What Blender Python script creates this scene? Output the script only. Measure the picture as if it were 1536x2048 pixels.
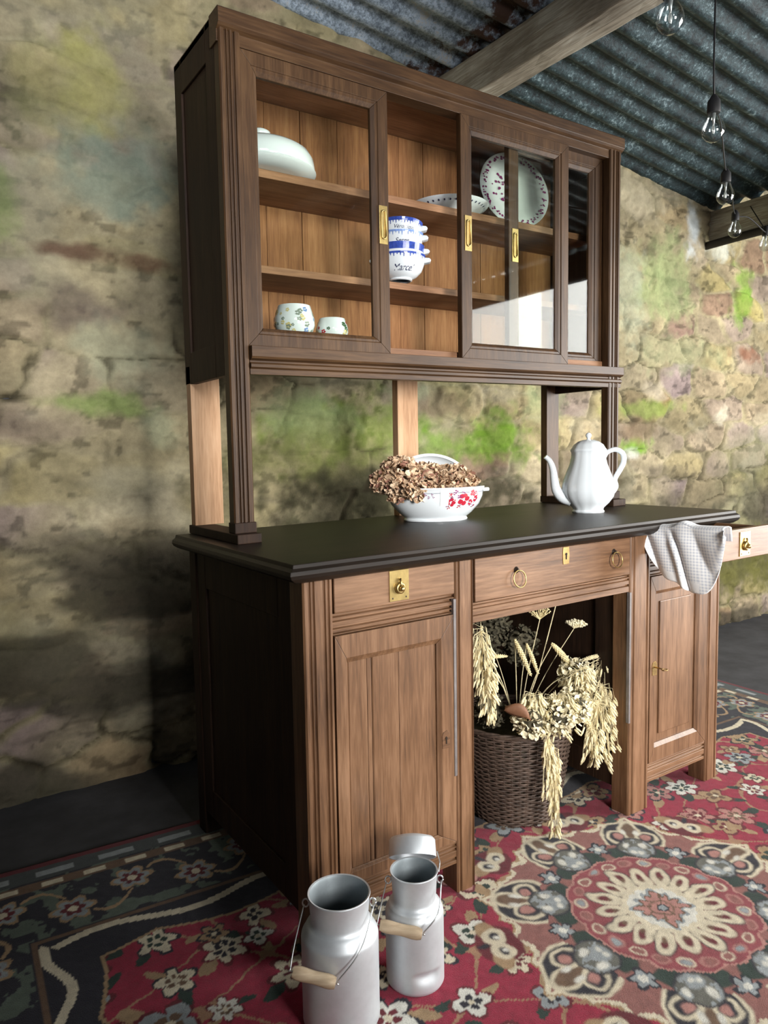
import bpy, math, random
import numpy as np
from mathutils import Vector, Matrix
PI = math.pi
for o in list(bpy.data.objects): bpy.data.objects.remove(o)
SC = bpy.context.scene
COL = SC.collection
# ------------------------------------------------------------------ camera
cam_d = bpy.data.cameras.new('camera'); cam = bpy.data.objects.new('camera', cam_d); COL.objects.link(cam)
cam_d.sensor_fit = 'HORIZONTAL'; cam_d.sensor_width = 36; cam_d.lens = 36 * 1462.73 / 1536
cam_d.clip_start = .02
rt = Vector((0.82880998, -0.55928357, -0.01661013)); up = Vector((0.05897509, 0.05779847, 0.99658481)); fw = Vector((0.55641347, 0.82695902, -0.08088775))
cam.matrix_world = Matrix(((rt.x, up.x, -fw.x, -0.694), (rt.y, up.y, -fw.y, -1.3384), (rt.z, up.z, -fw.z, 1.0884), (0, 0, 0, 1)))
SC.camera = cam
# ------------------------------------------------------------------ world and light
w = bpy.data.worlds.new('world'); SC.world = w; w.use_nodes = True
w.node_tree.nodes['Background'].inputs[0].default_value = (.62, .78, 1.0, 1)
w.node_tree.nodes['Background'].inputs[1].default_value = .036
def area(name, loc, target, sx, sy, energy, color, spread=180):
    l = bpy.data.lights.new(name, 'AREA'); l.shape = 'RECTANGLE'; l.size = sx; l.size_y = sy
    l.energy = energy; l.color = color; l.spread = math.radians(spread)
    o = bpy.data.objects.new(name, l); COL.objects.link(o); o.location = loc
    o.rotation_euler = (Vector(target) - Vector(loc)).to_track_quat('-Z', 'Y').to_euler()
    return o
area('doorway_daylight', (4.2, -2.1, 1.45), (.9, .3, .9), 2.6, 2.3, 290, (1.0, .985, .95))
area('front_fill_light', (.25, -3.0, 1.36), (.95, .2, .85), .8, .9, 21, (1.0, .98, .95), 64)  # added frontal fill, no real opening behind it
area('high_left_fill_light', (-.95, -2.9, 2.3), (-.15, 1.2, 2.05), .9, .6, 6, (.95, .97, 1.0), 42)  # added narrow light that brightens the upper left wall
vs = SC.view_settings; vs.view_transform = 'Standard'; vs.look = 'None'; vs.gamma = 1; vs.use_curve_mapping = False
vs.exposure = 0.15

# ------------------------------------------------------------------ helpers
def setp(o, label=None, cat=None, group=None, kind=None):
    if label: o['label'] = label
    if cat: o['category'] = cat
    if group: o['group'] = group
    if kind: o['kind'] = kind
    return o
def thing(name, label, cat, loc=(0, 0, 0), rotz=0, group=None):
    o = bpy.data.objects.new(name, None); COL.objects.link(o); o.empty_display_size = .05
    o.location = loc; o.rotation_euler = (0, 0, rotz)
    return setp(o, label, cat, group)
def link(name, me, parent, offset=None):
    o = bpy.data.objects.new(name, me); COL.objects.link(o)
    if parent is not None: o.parent = parent
    return o
class MB:
    def __init__(s): s.v = []; s.f = []; s.m = []; s.mi = 0
    def add(s, vs, fs):
        n = len(s.v); s.v += [tuple(p) for p in vs]
        for f in fs: s.f.append([i + n for i in f]); s.m.append(s.mi)
        return s
    def box(s, x0, x1, y0, y1, z0, z1):
        return s.add([(x0, y0, z0), (x1, y0, z0), (x1, y1, z0), (x0, y1, z0), (x0, y0, z1), (x1, y0, z1), (x1, y1, z1), (x0, y1, z1)],
                     [(0, 3, 2, 1), (4, 5, 6, 7), (0, 1, 5, 4), (1, 2, 6, 5), (2, 3, 7, 6), (3, 0, 4, 7)])
    def prism(s, poly, axis, a, b):
        n = len(poly)
        def P(p, t):
            if axis == 0: return (t, p[0], p[1])
            if axis == 1: return (p[0], t, p[1])
            return (p[0], p[1], t)
        vs = [P(p, a) for p in poly] + [P(p, b) for p in poly]
        fs = [tuple(range(n))[::-1], tuple(range(n, 2 * n))] + [(i, (i + 1) % n, n + (i + 1) % n, n + i) for i in range(n)]
        return s.add(vs, fs)
    def lathe(s, prof, seg=32, c=(0, 0, 0), sx=1, sy=1, M=None, cap=False, lobes=0, lam=0, a0=0, a1=2 * PI, fn=None):
        n = len(prof); vs = []; full = abs(a1 - a0 - 2 * PI) < 1e-6
        k = seg if full else seg + 1
        for j in range(k):
            a = a0 + (a1 - a0) * j / seg
            for (r, z) in prof:
                rr = r * (1 + lam * abs(math.cos(lobes * a / 2))) if lobes else r
                p = Vector((c[0] + rr * sx * math.cos(a), c[1] + rr * sy * math.sin(a), c[2] + z))
                if fn: p = fn(p, a)
                if M: p = M @ p
                vs.append(p)
        fs = []; mi0 = s.mi
        base = len(s.v); s.v += [tuple(p) for p in vs]
        for j in range(seg):
            j2 = (j + 1) % k if full else j + 1
            for i in range(n - 1):
                s.f.append([base + j * n + i, base + j2 * n + i, base + j2 * n + i + 1, base + j * n + i + 1]); s.m.append(mi0)
        if cap:
            s.f.append([base + j * n for j in range(k)][::-1]); s.m.append(mi0)
            s.f.append([base + j * n + n - 1 for j in range(k)]); s.m.append(mi0)
        return s
    def tube(s, pts, r, seg=8, cap=True):
        pts = [Vector(p) for p in pts]; n = len(pts)
        rs = r if isinstance(r, (list, tuple)) else [r] * n
        ref = Vector((0, 0, 1)); rings = []
        d0 = (pts[1] - pts[0]).normalized()
        if abs(d0.z) > .9: ref = Vector((1, 0, 0))
        x = d0.cross(ref).normalized()
        for i, p in enumerate(pts):
            d = (pts[min(i + 1, n - 1)] - pts[max(i - 1, 0)]).normalized()
            x = (x - d * x.dot(d)).normalized(); y = d.cross(x)
            rings.append([p + (x * math.cos(2 * PI * k / seg) + y * math.sin(2 * PI * k / seg)) * rs[i] for k in range(seg)])
        b = len(s.v)
        for rg in rings: s.v += [tuple(q) for q in rg]
        for i in range(n - 1):
            for k in range(seg):
                k2 = (k + 1) % seg
                s.f.append([b + i * seg + k, b + i * seg + k2, b + (i + 1) * seg + k2, b + (i + 1) * seg + k]); s.m.append(s.mi)
        if cap:
            s.f.append([b + k for k in range(seg)][::-1]); s.m.append(s.mi)
            s.f.append([b + (n - 1) * seg + k for k in range(seg)]); s.m.append(s.mi)
        return s
    def ball(s, c, r, seg=8, rings=5, M=None):
        rx, ry, rz = r if isinstance(r, (tuple, list)) else (r, r, r)
        prof = [(max(math.sin(PI * i / rings), .02), -math.cos(PI * i / rings)) for i in range(rings + 1)]
        vs = []
        for j in range(seg):
            a = 2 * PI * j / seg
            for (q, z) in prof:
                p = Vector((q * rx * math.cos(a), q * ry * math.sin(a), z * rz))
                if M: p = M @ p
                vs.append(p + Vector(c))
        n = len(prof)
        fs = [(j * n + i, ((j + 1) % seg) * n + i, ((j + 1) % seg) * n + i + 1, j * n + i + 1) for j in range(seg) for i in range(n - 1)]
        fs.append([j * n for j in range(seg)][::-1]); fs.append([j * n + n - 1 for j in range(seg)])
        return s.add(vs, fs)
    def build(s, name, mats, parent=None, bevel=0, smooth=False, label=None, off=None, warp=None, seg=2, angle=None, kind=None):
        me = bpy.data.meshes.new(name)
        vs = s.v
        if warp: vs = [warp(p) for p in vs]
        if off: vs = [(p[0] - off[0], p[1] - off[1], p[2] - off[2]) for p in vs]
        me.from_pydata(vs, [], s.f)
        if not isinstance(mats, (list, tuple)): mats = [mats]
        for m in mats: me.materials.append(m)
        if len(mats) > 1:
            for p, mi in zip(me.polygons, s.m): p.material_index = mi
        if smooth:
            me.polygons.foreach_set('use_smooth', [True] * len(me.polygons))
            if angle is not None: me.set_sharp_from_angle(angle=math.radians(angle))
        me.validate(); me.update()
        o = link(name, me, parent)
        if bevel:
            b = o.modifiers.new('bevel', 'BEVEL'); b.width = bevel; b.segments = seg; b.limit_method = 'ANGLE'; b.angle_limit = math.radians(40)
            b.harden_normals = False
        if label: o['label'] = label
        if kind: o['kind'] = kind
        return o
def cr(points, n=8):   # smooth curve through points
    P = [Vector(p) for p in points]; P = [P[0] * 2 - P[1]] + P + [P[-1] * 2 - P[-2]]; out = []
    for i in range(1, len(P) - 2):
        for k in range(n):
            t = k / n; a, b, c, d = P[i - 1], P[i], P[i + 1], P[i + 2]
            out.append(.5 * ((2 * b) + (c - a) * t + (2 * a - 5 * b + 4 * c - d) * t * t + (3 * b - a - 3 * c + d) * t ** 3))
    out.append(P[-2]); return out
# value noise in numpy
def hash2(i, j, s):
    h = (i.astype(np.int64) * 374761393 + j.astype(np.int64) * 668265263 + s * 974634777) & 0x7fffffff
    h = ((h ^ (h >> 13)) * 1274126177) & 0x7fffffff
    return ((h ^ (h >> 16)) & 0xffff) / 65535.0
def vnoise(x, y, s=0):
    i = np.floor(x); j = np.floor(y); fx = x - i; fy = y - j
    fx = fx * fx * (3 - 2 * fx); fy = fy * fy * (3 - 2 * fy)
    a = hash2(i, j, s); b = hash2(i + 1, j, s); c = hash2(i, j + 1, s); d = hash2(i + 1, j + 1, s)
    return (a + (b - a) * fx) + ((c + (d - c) * fx) - (a + (b - a) * fx)) * fy
def fbm(x, y, s=0, o=4):
    t = 0; a = .5; n = 0
    for k in range(o):
        t = t + a * vnoise(x * 2 ** k, y * 2 ** k, s + k * 17); n += a; a *= .5
    return t / n
def sstep(a, b, x):
    t = np.clip((x - a) / (b - a), 0, 1); return t * t * (3 - 2 * t)

# ------------------------------------------------------------------ materials
def nm(name):
    m = bpy.data.materials.new(name); m.use_nodes = True
    nt = m.node_tree; return m, nt, nt.nodes['Principled BSDF']
def N(nt, t, **k):
    n = nt.nodes.new(t)
    for a, b in k.items():
        if a.startswith('i_'): n.inputs[a[2:].replace('_', ' ')].default_value = b
        else: setattr(n, a, b)
    return n
def ramp(nt, stops):
    r = nt.nodes.new('ShaderNodeValToRGB'); e = r.color_ramp.elements
    while len(e) > 1: e.remove(e[-1])
    e[0].position = stops[0][0]; e[0].color = (*stops[0][1], 1)
    for p, c in stops[1:]:
        q = e.new(p); q.color = (*c, 1)
    return r
def wood(name, cols, axis='z', rough=.42, spec=.5, bump=.25, knots=.0, fine=1.0):
    m, nt, b = nm(name); L = nt.links
    tc = N(nt, 'ShaderNodeTexCoord'); mp = N(nt, 'ShaderNodeMapping')
    sc = {'z': (1, 1, .07), 'x': (.07, 1, 1), 'y': (1, .07, 1)}[axis]
    mp.inputs['Scale'].default_value = sc
    L.new(tc.outputs['Object'], mp.inputs[0])
    n1 = N(nt, 'ShaderNodeTexNoise', i_Scale=22.0, i_Detail=5.0, i_Roughness=.6, i_Distortion=.6)
    n2 = N(nt, 'ShaderNodeTexNoise', i_Scale=170.0 * fine, i_Detail=3.0, i_Roughness=.6)
    n3 = N(nt, 'ShaderNodeTexNoise', i_Scale=3.2, i_Detail=3.0)
    L.new(mp.outputs[0], n1.inputs[0]); L.new(mp.outputs[0], n2.inputs[0]); L.new(tc.outputs['Object'], n3.inputs[0])
    a = N(nt, 'ShaderNodeMath', operation='MULTIPLY'); a.inputs[1].default_value = .45; L.new(n2.outputs[0], a.inputs[0])
    c = N(nt, 'ShaderNodeMath', operation='MULTIPLY_ADD'); c.inputs[1].default_value = .55; L.new(n1.outputs[0], c.inputs[0]); L.new(a.outputs[0], c.inputs[2])
    d = N(nt, 'ShaderNodeMath', operation='MULTIPLY_ADD'); d.inputs[1].default_value = .45; L.new(n3.outputs[0], d.inputs[0]); L.new(c.outputs[0], d.inputs[2])
    r = ramp(nt, [(.50, cols[0]), (.72, cols[1]), (.92, cols[2])])
    L.new(d.outputs[0], r.inputs[0]); L.new(r.outputs[0], b.inputs['Base Color'])
    bp = N(nt, 'ShaderNodeBump', i_Strength=bump, i_Distance=.002); L.new(c.outputs[0], bp.inputs['Height']); L.new(bp.outputs[0], b.inputs['Normal'])
    b.inputs['Roughness'].default_value = rough; b.inputs['Specular IOR Level'].default_value = spec
    return m
def plain(name, col, rough=.5, metal=0, spec=.5, var=.0, vs=30, bump=0, coat=0, sheen=0):
    m, nt, b = nm(name); L = nt.links
    b.inputs['Base Color'].default_value = (*col, 1); b.inputs['Roughness'].default_value = rough; b.inputs['Metallic'].default_value = metal
    b.inputs['Specular IOR Level'].default_value = spec; b.inputs['Coat Weight'].default_value = coat; b.inputs['Sheen Weight'].default_value = sheen
    if var or bump:
        tc = N(nt, 'ShaderNodeTexCoord'); n = N(nt, 'ShaderNodeTexNoise', i_Scale=float(vs), i_Detail=5.0, i_Roughness=.65); L.new(tc.outputs['Object'], n.inputs[0])
        if var:
            r = ramp(nt, [(.3, tuple(c * (1 - var) for c in col)), (.7, tuple(min(1, c * (1 + var)) for c in col))]); L.new(n.outputs[0], r.inputs[0]); L.new(r.outputs[0], b.inputs['Base Color'])
        if bump:
            bp = N(nt, 'ShaderNodeBump', i_Strength=bump, i_Distance=.004); L.new(n.outputs[0], bp.inputs['Height']); L.new(bp.outputs[0], b.inputs['Normal'])
    return m
def attr_mat(name, rough=.9, nscale=60, bump=.4, dist=.006, spec=.2, sheen=0, mixv=.25):
    m, nt, b = nm(name); L = nt.links
    at = N(nt, 'ShaderNodeAttribute', attribute_name='tint'); tc = N(nt, 'ShaderNodeTexCoord')
    n = N(nt, 'ShaderNodeTexNoise', i_Scale=float(nscale), i_Detail=6.0, i_Roughness=.7); L.new(tc.outputs['Object'], n.inputs[0])
    r = ramp(nt, [(.25, (1 - mixv,) * 3), (.75, (1 + mixv,) * 3)]); L.new(n.outputs[0], r.inputs[0])
    mx = N(nt, 'ShaderNodeMix', data_type='RGBA', blend_type='MULTIPLY'); mx.inputs[0].default_value = 1
    L.new(at.outputs['Color'], mx.inputs[6]); L.new(r.outputs[0], mx.inputs[7]); L.new(mx.outputs[2], b.inputs['Base Color'])
    bp = N(nt, 'ShaderNodeBump', i_Strength=bump, i_Distance=dist); L.new(n.outputs[0], bp.inputs['Height']); L.new(bp.outputs[0], b.inputs['Normal'])
    b.inputs['Roughness'].default_value = rough; b.inputs['Specular IOR Level'].default_value = spec; b.inputs['Sheen Weight'].default_value = sheen
    return m
FR = [(.052, .024, .011), (.160, .080, .038), (.27, .148, .080)]
HU = [(.018, .008, .0035), (.056, .027, .011), (.105, .055, .024)]
M_wz = wood('stained_wood_upright', FR, 'z'); M_wx = wood('stained_wood_lengthwise', FR, 'x'); M_wy = wood('stained_wood_crosswise', FR, 'y')
M_hz = wood('hutch_wood_upright', HU, 'z', .45, .3); M_hx = wood('hutch_wood_lengthwise', HU, 'x', .45, .3)
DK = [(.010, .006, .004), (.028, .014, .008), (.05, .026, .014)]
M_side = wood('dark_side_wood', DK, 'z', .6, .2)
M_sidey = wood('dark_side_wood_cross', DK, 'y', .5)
M_top = wood('dark_counter_wood', [(.008, .006, .004), (.016, .011, .008), (.030, .021, .014)], 'x', .42, .22, .12)
M_back = wood('raw_back_boards', [(.13, .050, .018), (.27, .12, .046), (.38, .19, .08)], 'z', .7, .3)
M_shelf = wood('raw_shelf_board', [(.12, .055, .028), (.24, .12, .06), (.36, .19, .10)], 'x', .6, .3)
M_rawpost = wood('raw_back_post', [(.30, .16, .085), (.50, .30, .17), (.62, .40, .25)], 'z', .75, .3)
M_gap = plain('dark_gap', (.01, .006, .004), .8)
M_brass = plain('brass', (.50, .37, .15), .38, 1, var=.18, vs=60)
M_brassdull = plain('dull_brass', (.36, .24, .10), .42, 1, var=.25, vs=80)
M_iron = plain('dark_iron', (.06, .045, .035), .5, .8)
M_china = plain('white_porcelain', (.74, .79, .82), .10, coat=.5)
M_blue = plain('cobalt_glaze', (.035, .07, .33), .15, var=.35, vs=90)
M_bluel = plain('pale_blue_glaze', (.18, .28, .55), .15, var=.3, vs=90)
M_ink = plain('blue_black_glaze', (.03, .035, .09), .3)
M_red = plain('red_glaze', (.42, .02, .04), .25)
M_pink = plain('purple_glaze', (.22, .03, .14), .25)
M_leafg = plain('green_glaze', (.06, .12, .06), .25)
M_alu = plain('brushed_aluminium', (.62, .66, .69), .5, .6, var=.10, vs=14, bump=.06)
M_aluin = plain('aluminium_inside', (.30, .34, .36), .55, .7, var=.15, vs=20)
M_wire = plain('galvanised_wire', (.6, .62, .62), .35, .9)
M_grip = wood('pale_handle_wood', [(.25, .18, .11), (.42, .32, .21), (.55, .45, .32)], 'x', .7)
M_wicker = plain('dark_wicker', (.085, .055, .04), .6, var=.5, vs=45)
M_wheat = plain('wheat_straw', (.70, .59, .33), .75, var=.3, vs=60)
M_oat = plain('pale_oat', (.78, .68, .42), .7, var=.25, vs=60)
M_hyd = plain('dried_cream_petals', (.80, .71, .50), .85, var=.3, vs=40)
M_dkfl = plain('dark_dried_flowers', (.07, .06, .035), .9, var=.5, vs=40)
M_brleaf = plain('brown_leaf', (.20, .09, .045), .7, var=.3, vs=30)
M_pet = plain('tan_dried_petals', (.52, .36, .23), .85, var=.4, vs=35)
M_pet2 = plain('pale_dried_petals', (.72, .55, .38), .85, var=.3, vs=40)
M_pet3 = plain('rose_dried_petals', (.34, .17, .12), .85, var=.3, vs=40)
M_cord = plain('black_cable', (.012, .012, .014), .6)
M_fil = plain('bulb_filament_support', (.75, .75, .72), .3, .6)
M_tape = plain('white_tape', (.72, .74, .72), .6)
# thin window glass
def glass(name, tint=(1, 1, 1), f0=.016, rough=.03):
    m = bpy.data.materials.new(name); m.use_nodes = True; nt = m.node_tree; nt.nodes.remove(nt.nodes['Principled BSDF'])
    out = nt.nodes['Material Output']; t = N(nt, 'ShaderNodeBsdfTransparent'); t.inputs[0].default_value = (*tint, 1)
    g = N(nt, 'ShaderNodeBsdfGlossy'); g.inputs['Roughness'].default_value = rough
    lw = N(nt, 'ShaderNodeLayerWeight'); lw.inputs[0].default_value = .5; pw = N(nt, 'ShaderNodeMath', operation='POWER'); pw.inputs[1].default_value = 4.0
    ma = N(nt, 'ShaderNodeMath', operation='MULTIPLY_ADD'); ma.inputs[1].default_value = 1 - f0; ma.inputs[2].default_value = f0; mx = N(nt, 'ShaderNodeMixShader')
    nt.links.new(lw.outputs['Facing'], pw.inputs[0]); nt.links.new(pw.outputs[0], ma.inputs[0])
    nt.links.new(ma.outputs[0], mx.inputs[0]); nt.links.new(t.outputs[0], mx.inputs[1]); nt.links.new(g.outputs[0], mx.inputs[2]); nt.links.new(mx.outputs[0], out.inputs[0])
    return m
M_glass = glass('old_window_glass', (.95, .97, .94)); M_bulb = glass('clear_bulb_glass', (.90, .94, .95), .09)
# gingham
def gingham():
    m, nt, b = nm('gingham_cotton'); L = nt.links
    uv = N(nt, 'ShaderNodeUVMap', uv_map='cloth'); sp = N(nt, 'ShaderNodeSeparateXYZ'); L.new(uv.outputs[0], sp.inputs[0])
    outs = []
    for k in (0, 1):
        a = N(nt, 'ShaderNodeMath', operation='MULTIPLY'); a.inputs[1].default_value = 120.0; L.new(sp.outputs[k], a.inputs[0])
        f = N(nt, 'ShaderNodeMath', operation='FRACT'); L.new(a.outputs[0], f.inputs[0])
        g = N(nt, 'ShaderNodeMath', operation='GREATER_THAN'); g.inputs[1].default_value = .5; L.new(f.outputs[0], g.inputs[0]); outs.append(g)
    s = N(nt, 'ShaderNodeMath', operation='ADD'); L.new(outs[0].outputs[0], s.inputs[0]); L.new(outs[1].outputs[0], s.inputs[1])
    h = N(nt, 'ShaderNodeMath', operation='MULTIPLY'); h.inputs[1].default_value = .5; L.new(s.outputs[0], h.inputs[0])
    r = ramp(nt, [(0, (.88, .88, .87)), (.5, (.76, .77, .79)), (1, (.56, .59, .65))]); L.new(h.outputs[0], r.inputs[0]); L.new(r.outputs[0], b.inputs['Base Color'])
    b.inputs['Roughness'].default_value = .9; b.inputs['Sheen Weight'].default_value = .3
    return m
M_ging = gingham()
M_cotton = plain('white_cotton', (.88, .88, .88), .9, bump=.2, vs=200)
# corrugated sheet
def sheet_mat(name, base, dark, rust, rustamt):
    m, nt, b = nm(name); L = nt.links
    tc = N(nt, 'ShaderNodeTexCoord')
    n = N(nt, 'ShaderNodeTexNoise', i_Scale=9.0, i_Detail=8.0, i_Roughness=.75); L.new(tc.outputs['Object'], n.inputs[0])
    n2 = N(nt, 'ShaderNodeTexNoise', i_Scale=70.0, i_Detail=5.0, i_Roughness=.8); L.new(tc.outputs['Object'], n2.inputs[0])
    ad = N(nt, 'ShaderNodeMath', operation='MULTIPLY_ADD'); ad.inputs[1].default_value = .5; L.new(n2.outputs[0], ad.inputs[0])
    h = N(nt, 'ShaderNodeMath', operation='MULTIPLY'); h.inputs[1].default_value = .5; L.new(n.outputs[0], h.inputs[0]); L.new(h.outputs[0], ad.inputs[2])
    r = ramp(nt, [(.42, dark), (.50, base), (.545, tuple(min(1, c * 1.5) for c in base)), (.60, tuple(.5 * min(.8, c * 7) + .14 for c in base))]); L.new(ad.outputs[0], r.inputs[0])
    n3 = N(nt, 'ShaderNodeTexNoise', i_Scale=5.0, i_Detail=7.0, i_Roughness=.7); L.new(tc.outputs['Object'], n3.inputs[0])
    at = N(nt, 'ShaderNodeAttribute', attribute_name='rustmask')
    su = N(nt, 'ShaderNodeMath', operation='ADD'); L.new(n3.outputs[0], su.inputs[0]); L.new(at.outputs['Fac'], su.inputs[1])
    rr = ramp(nt, [(rustamt, (0, 0, 0)), (rustamt + .06, (1, 1, 1))]); L.new(su.outputs[0], rr.inputs[0])
    mx = N(nt, 'ShaderNodeMix', data_type='RGBA'); L.new(rr.outputs[0], mx.inputs[0]); L.new(r.outputs[0], mx.inputs[6]); mx.inputs[7].default_value = (*rust, 1)
    L.new(mx.outputs[2], b.inputs['Base Color']); b.inputs['Metallic'].default_value = .3; b.inputs['Roughness'].default_value = .4
    bp = N(nt, 'ShaderNodeBump', i_Strength=.5, i_Distance=.006); L.new(n2.outputs[0], bp.inputs['Height']); L.new(bp.outputs[0], b.inputs['Normal'])
    return m
M_roofR = sheet_mat('tarred_sheet', (.026, .050, .058), (.007, .014, .018), (.08, .06, .05), .86)
M_roofL = sheet_mat('galvanised_sheet', (.34, .42, .52), (.13, .17, .22), (.075, .04, .03), .80)
M_beam = wood('weathered_beam', [(.12, .10, .075), (.34, .30, .24), (.60, .58, .50)], 'y', .85, .2, .6)
M_pole = plain('blackened_pole', (.02, .016, .012), .7, var=.4, vs=15, bump=.5)
M_floor = plain('dark_earth_floor', (.045, .045, .05), .85, var=.4, vs=5, bump=.5)

# ------------------------------------------------------------------ back wall
def grid_mesh(name, X, Y, Z, colr, mat, smooth=True):
    ny, nx = X.shape; co = np.stack([X, Y, Z], -1).reshape(-1, 3)
    me = bpy.data.meshes.new(name); me.vertices.add(len(co)); me.vertices.foreach_set('co', co.astype(np.float32).ravel())
    idx = np.arange(nx * ny).reshape(ny, nx); q = np.stack([idx[:-1, :-1], idx[:-1, 1:], idx[1:, 1:], idx[1:, :-1]], -1).reshape(-1, 4)
    me.loops.add(q.size); me.loops.foreach_set('vertex_index', q.ravel().astype(np.int32)); me.polygons.add(len(q))
    me.polygons.foreach_set('loop_start', np.arange(0, q.size, 4, dtype=np.int32))
    me.update(calc_edges=True)
    if smooth: me.polygons.foreach_set('use_smooth', np.ones(len(q), bool))
    if colr is not None:
        a = me.attributes.new('tint', 'FLOAT_COLOR', 'POINT'); c = np.concatenate([colr.reshape(-1, 3), np.ones((len(co), 1))], 1)
        a.data.foreach_set('color', c.astype(np.float32).ravel())
    me.materials.append(mat); o = bpy.data.objects.new(name, me); COL.objects.link(o); return o
YW = 1.196
def build_wall():
    dx = .0082
    x = np.arange(-1.9, 4.8, dx); z = np.arange(-.02, 3.0, dx); X, Z = np.meshgrid(x, z)
    wz = Z + .045 * (fbm(X * 1.7, Z * 1.7, 3) - .5) * 2 + .030 * (fbm(X * 7, Z * 7, 8) - .5) * 2
    wx = X + .09 * (fbm(X * 3, Z * 3, 5) - .5) * 2 + .04 * (fbm(X * 12, Z * 12, 9) - .5) * 2
    gx, gz = wx / .33, wz / .155; gx = gx + .5 * (np.floor(gz) % 2); f1 = np.full(X.shape, 9.); f2 = f1.copy(); sid = np.zeros_like(X); dzz = np.zeros_like(X)
    i0, j0 = np.floor(gx), np.floor(gz)
    gx0 = wx / .33
    for dj in (-1, 0, 1):
        j = j0 + dj; base_x = gx0 + .5 * (j % 2); ic = np.floor(base_x)
        for di in (-1, 0, 1):
            i = ic + di; px = i + .5 + .62 * (hash2(i, j, 1) - .5); pz = j + .5 + .5 * (hash2(i, j, 2) - .5)
            ax, az = np.abs(base_x - px), np.abs(gz - pz)
            d = (ax ** 3 + (az * 1.15) ** 3) ** (1 / 3.)
            m1 = d < f1; f2 = np.where(m1, f1, np.minimum(f2, d)); sid = np.where(m1, i * 131 + j * 17, sid); dzz = np.where(m1, gz - pz, dzz); f1 = np.where(m1, d, f1)
    de = (f2 - f1) * .10
    edge = sstep(0, .022, de)
    r1 = hash2(sid, sid * 3 + 1, 5); r2 = hash2(sid, sid * 7 + 2, 6); r3 = hash2(sid, sid * 5 + 3, 7)
    lime = sstep(.40, .58, fbm(X * 1.6 + 3, Z * 1.9, 21, 3))
    n1 = fbm(X * 3, Z * 5, 31, 5); n2 = fbm(X * 14, Z * 22, 33, 5); n4 = fbm(X * 7 + 3, Z * 10, 37, 5)
    depth = (edge * (.004 + .013 * r1)) * (1 - .8 * lime) + .020 * (n1 - .5) + .016 * (n4 - .5) + .010 * (n2 - .5)
    jm = sstep(.42, .60, fbm(X * 1.1 + 5, Z * 2.4, 41, 3)) * (.35 + .65 * sstep(.40, .60, fbm(X * 5, Z * 5, 43, 3)))
    crack = (1 - sstep(.0, .0085, de)) * jm * (1 - .6 * sstep(1.9, 2.3, Z))
    depth -= .014 * crack + .010 * sstep(.62, .72, fbm(X * 9, Z * 15, 47, 5)) 
    base = np.array([.315, .27, .165])
    C = np.ones(X.shape + (3,)) * base
    st = np.stack([.25 + .14 * r1, .205 + .12 * r1 - .02 * r2, .115 + .09 * r2], -1)
    k = (edge * (1 - .75 * lime) * .8)[..., None]; C = C * (1 - k) + st * k
    red = ((r3 > .87).astype(float) * edge * (1 - lime * .5))[..., None]; C = C * (1 - .55 * red) + np.array([.17, .085, .055]) * .55 * red
    purp = ((r3 < .07).astype(float) * edge * .6)[..., None]; C = C * (1 - .5 * purp) + np.array([.13, .10, .09]) * .5 * purp
    C *= (.62 + .76 * n1)[..., None]; C *= (.66 + .68 * n4)[..., None]; C *= (.70 + .60 * n2)[..., None]; n5 = fbm(X * 45, Z * 60, 39, 3); C *= (.80 + .40 * n5)[..., None]
    pit = sstep(.60, .70, fbm(X * 19, Z * 30, 49, 4))[..., None]; C *= 1 - .45 * pit
    g = sstep(.47, .68, fbm(X * 1.6 + 9, Z * 1.9, 51, 4))[..., None]; C = C * (1 - .33 * g) + np.array([.17, .20, .085]) * .33 * g
    pal = sstep(.55, .72, fbm(X * 3.1 + 5, Z * 4.1 + 2, 61, 4))[..., None]; C = C * (1 - .35 * pal) + np.array([.42, .39, .28]) * .35 * pal
    damp_shade = sstep(.37, .56, fbm(X * 2.5, Z * 6.5, 71, 5)) * (1 - sstep(.65, 1.15, Z))     # wet, sooty stains, strengthened to paint shade into the low wall
    C = C * (1 - .82 * damp_shade[..., None]) + np.array([.040, .036, .026]) * .82 * damp_shade[..., None]
    def patch(x0, z0, rx, rz, col, s, soft=.5, seed=0):
        w1 = (fbm(X * 5 + seed, Z * 5, 80 + seed, 3) - .5) * 2; w2 = (fbm(X * 5 + seed, Z * 5 + 7, 81 + seed, 3) - .5) * 2
        q = np.sqrt(((X + w1 * rx * .7 - x0) / (rx * 1.15)) ** 2 + ((Z + w2 * rz * .7 - z0) / (rz * 1.15)) ** 2) + (fbm(X * 22, Z * 22, 90 + seed, 4) - .5) * .9
        k = (s * .85 * (1 - sstep(.35, 1.15, q)) * (.55 + .9 * n4))[..., None]; k = np.clip(k, 0, 1)
        return C * (1 - k) + np.array(col) * k * (.8 + .4 * n2[..., None])
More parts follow.
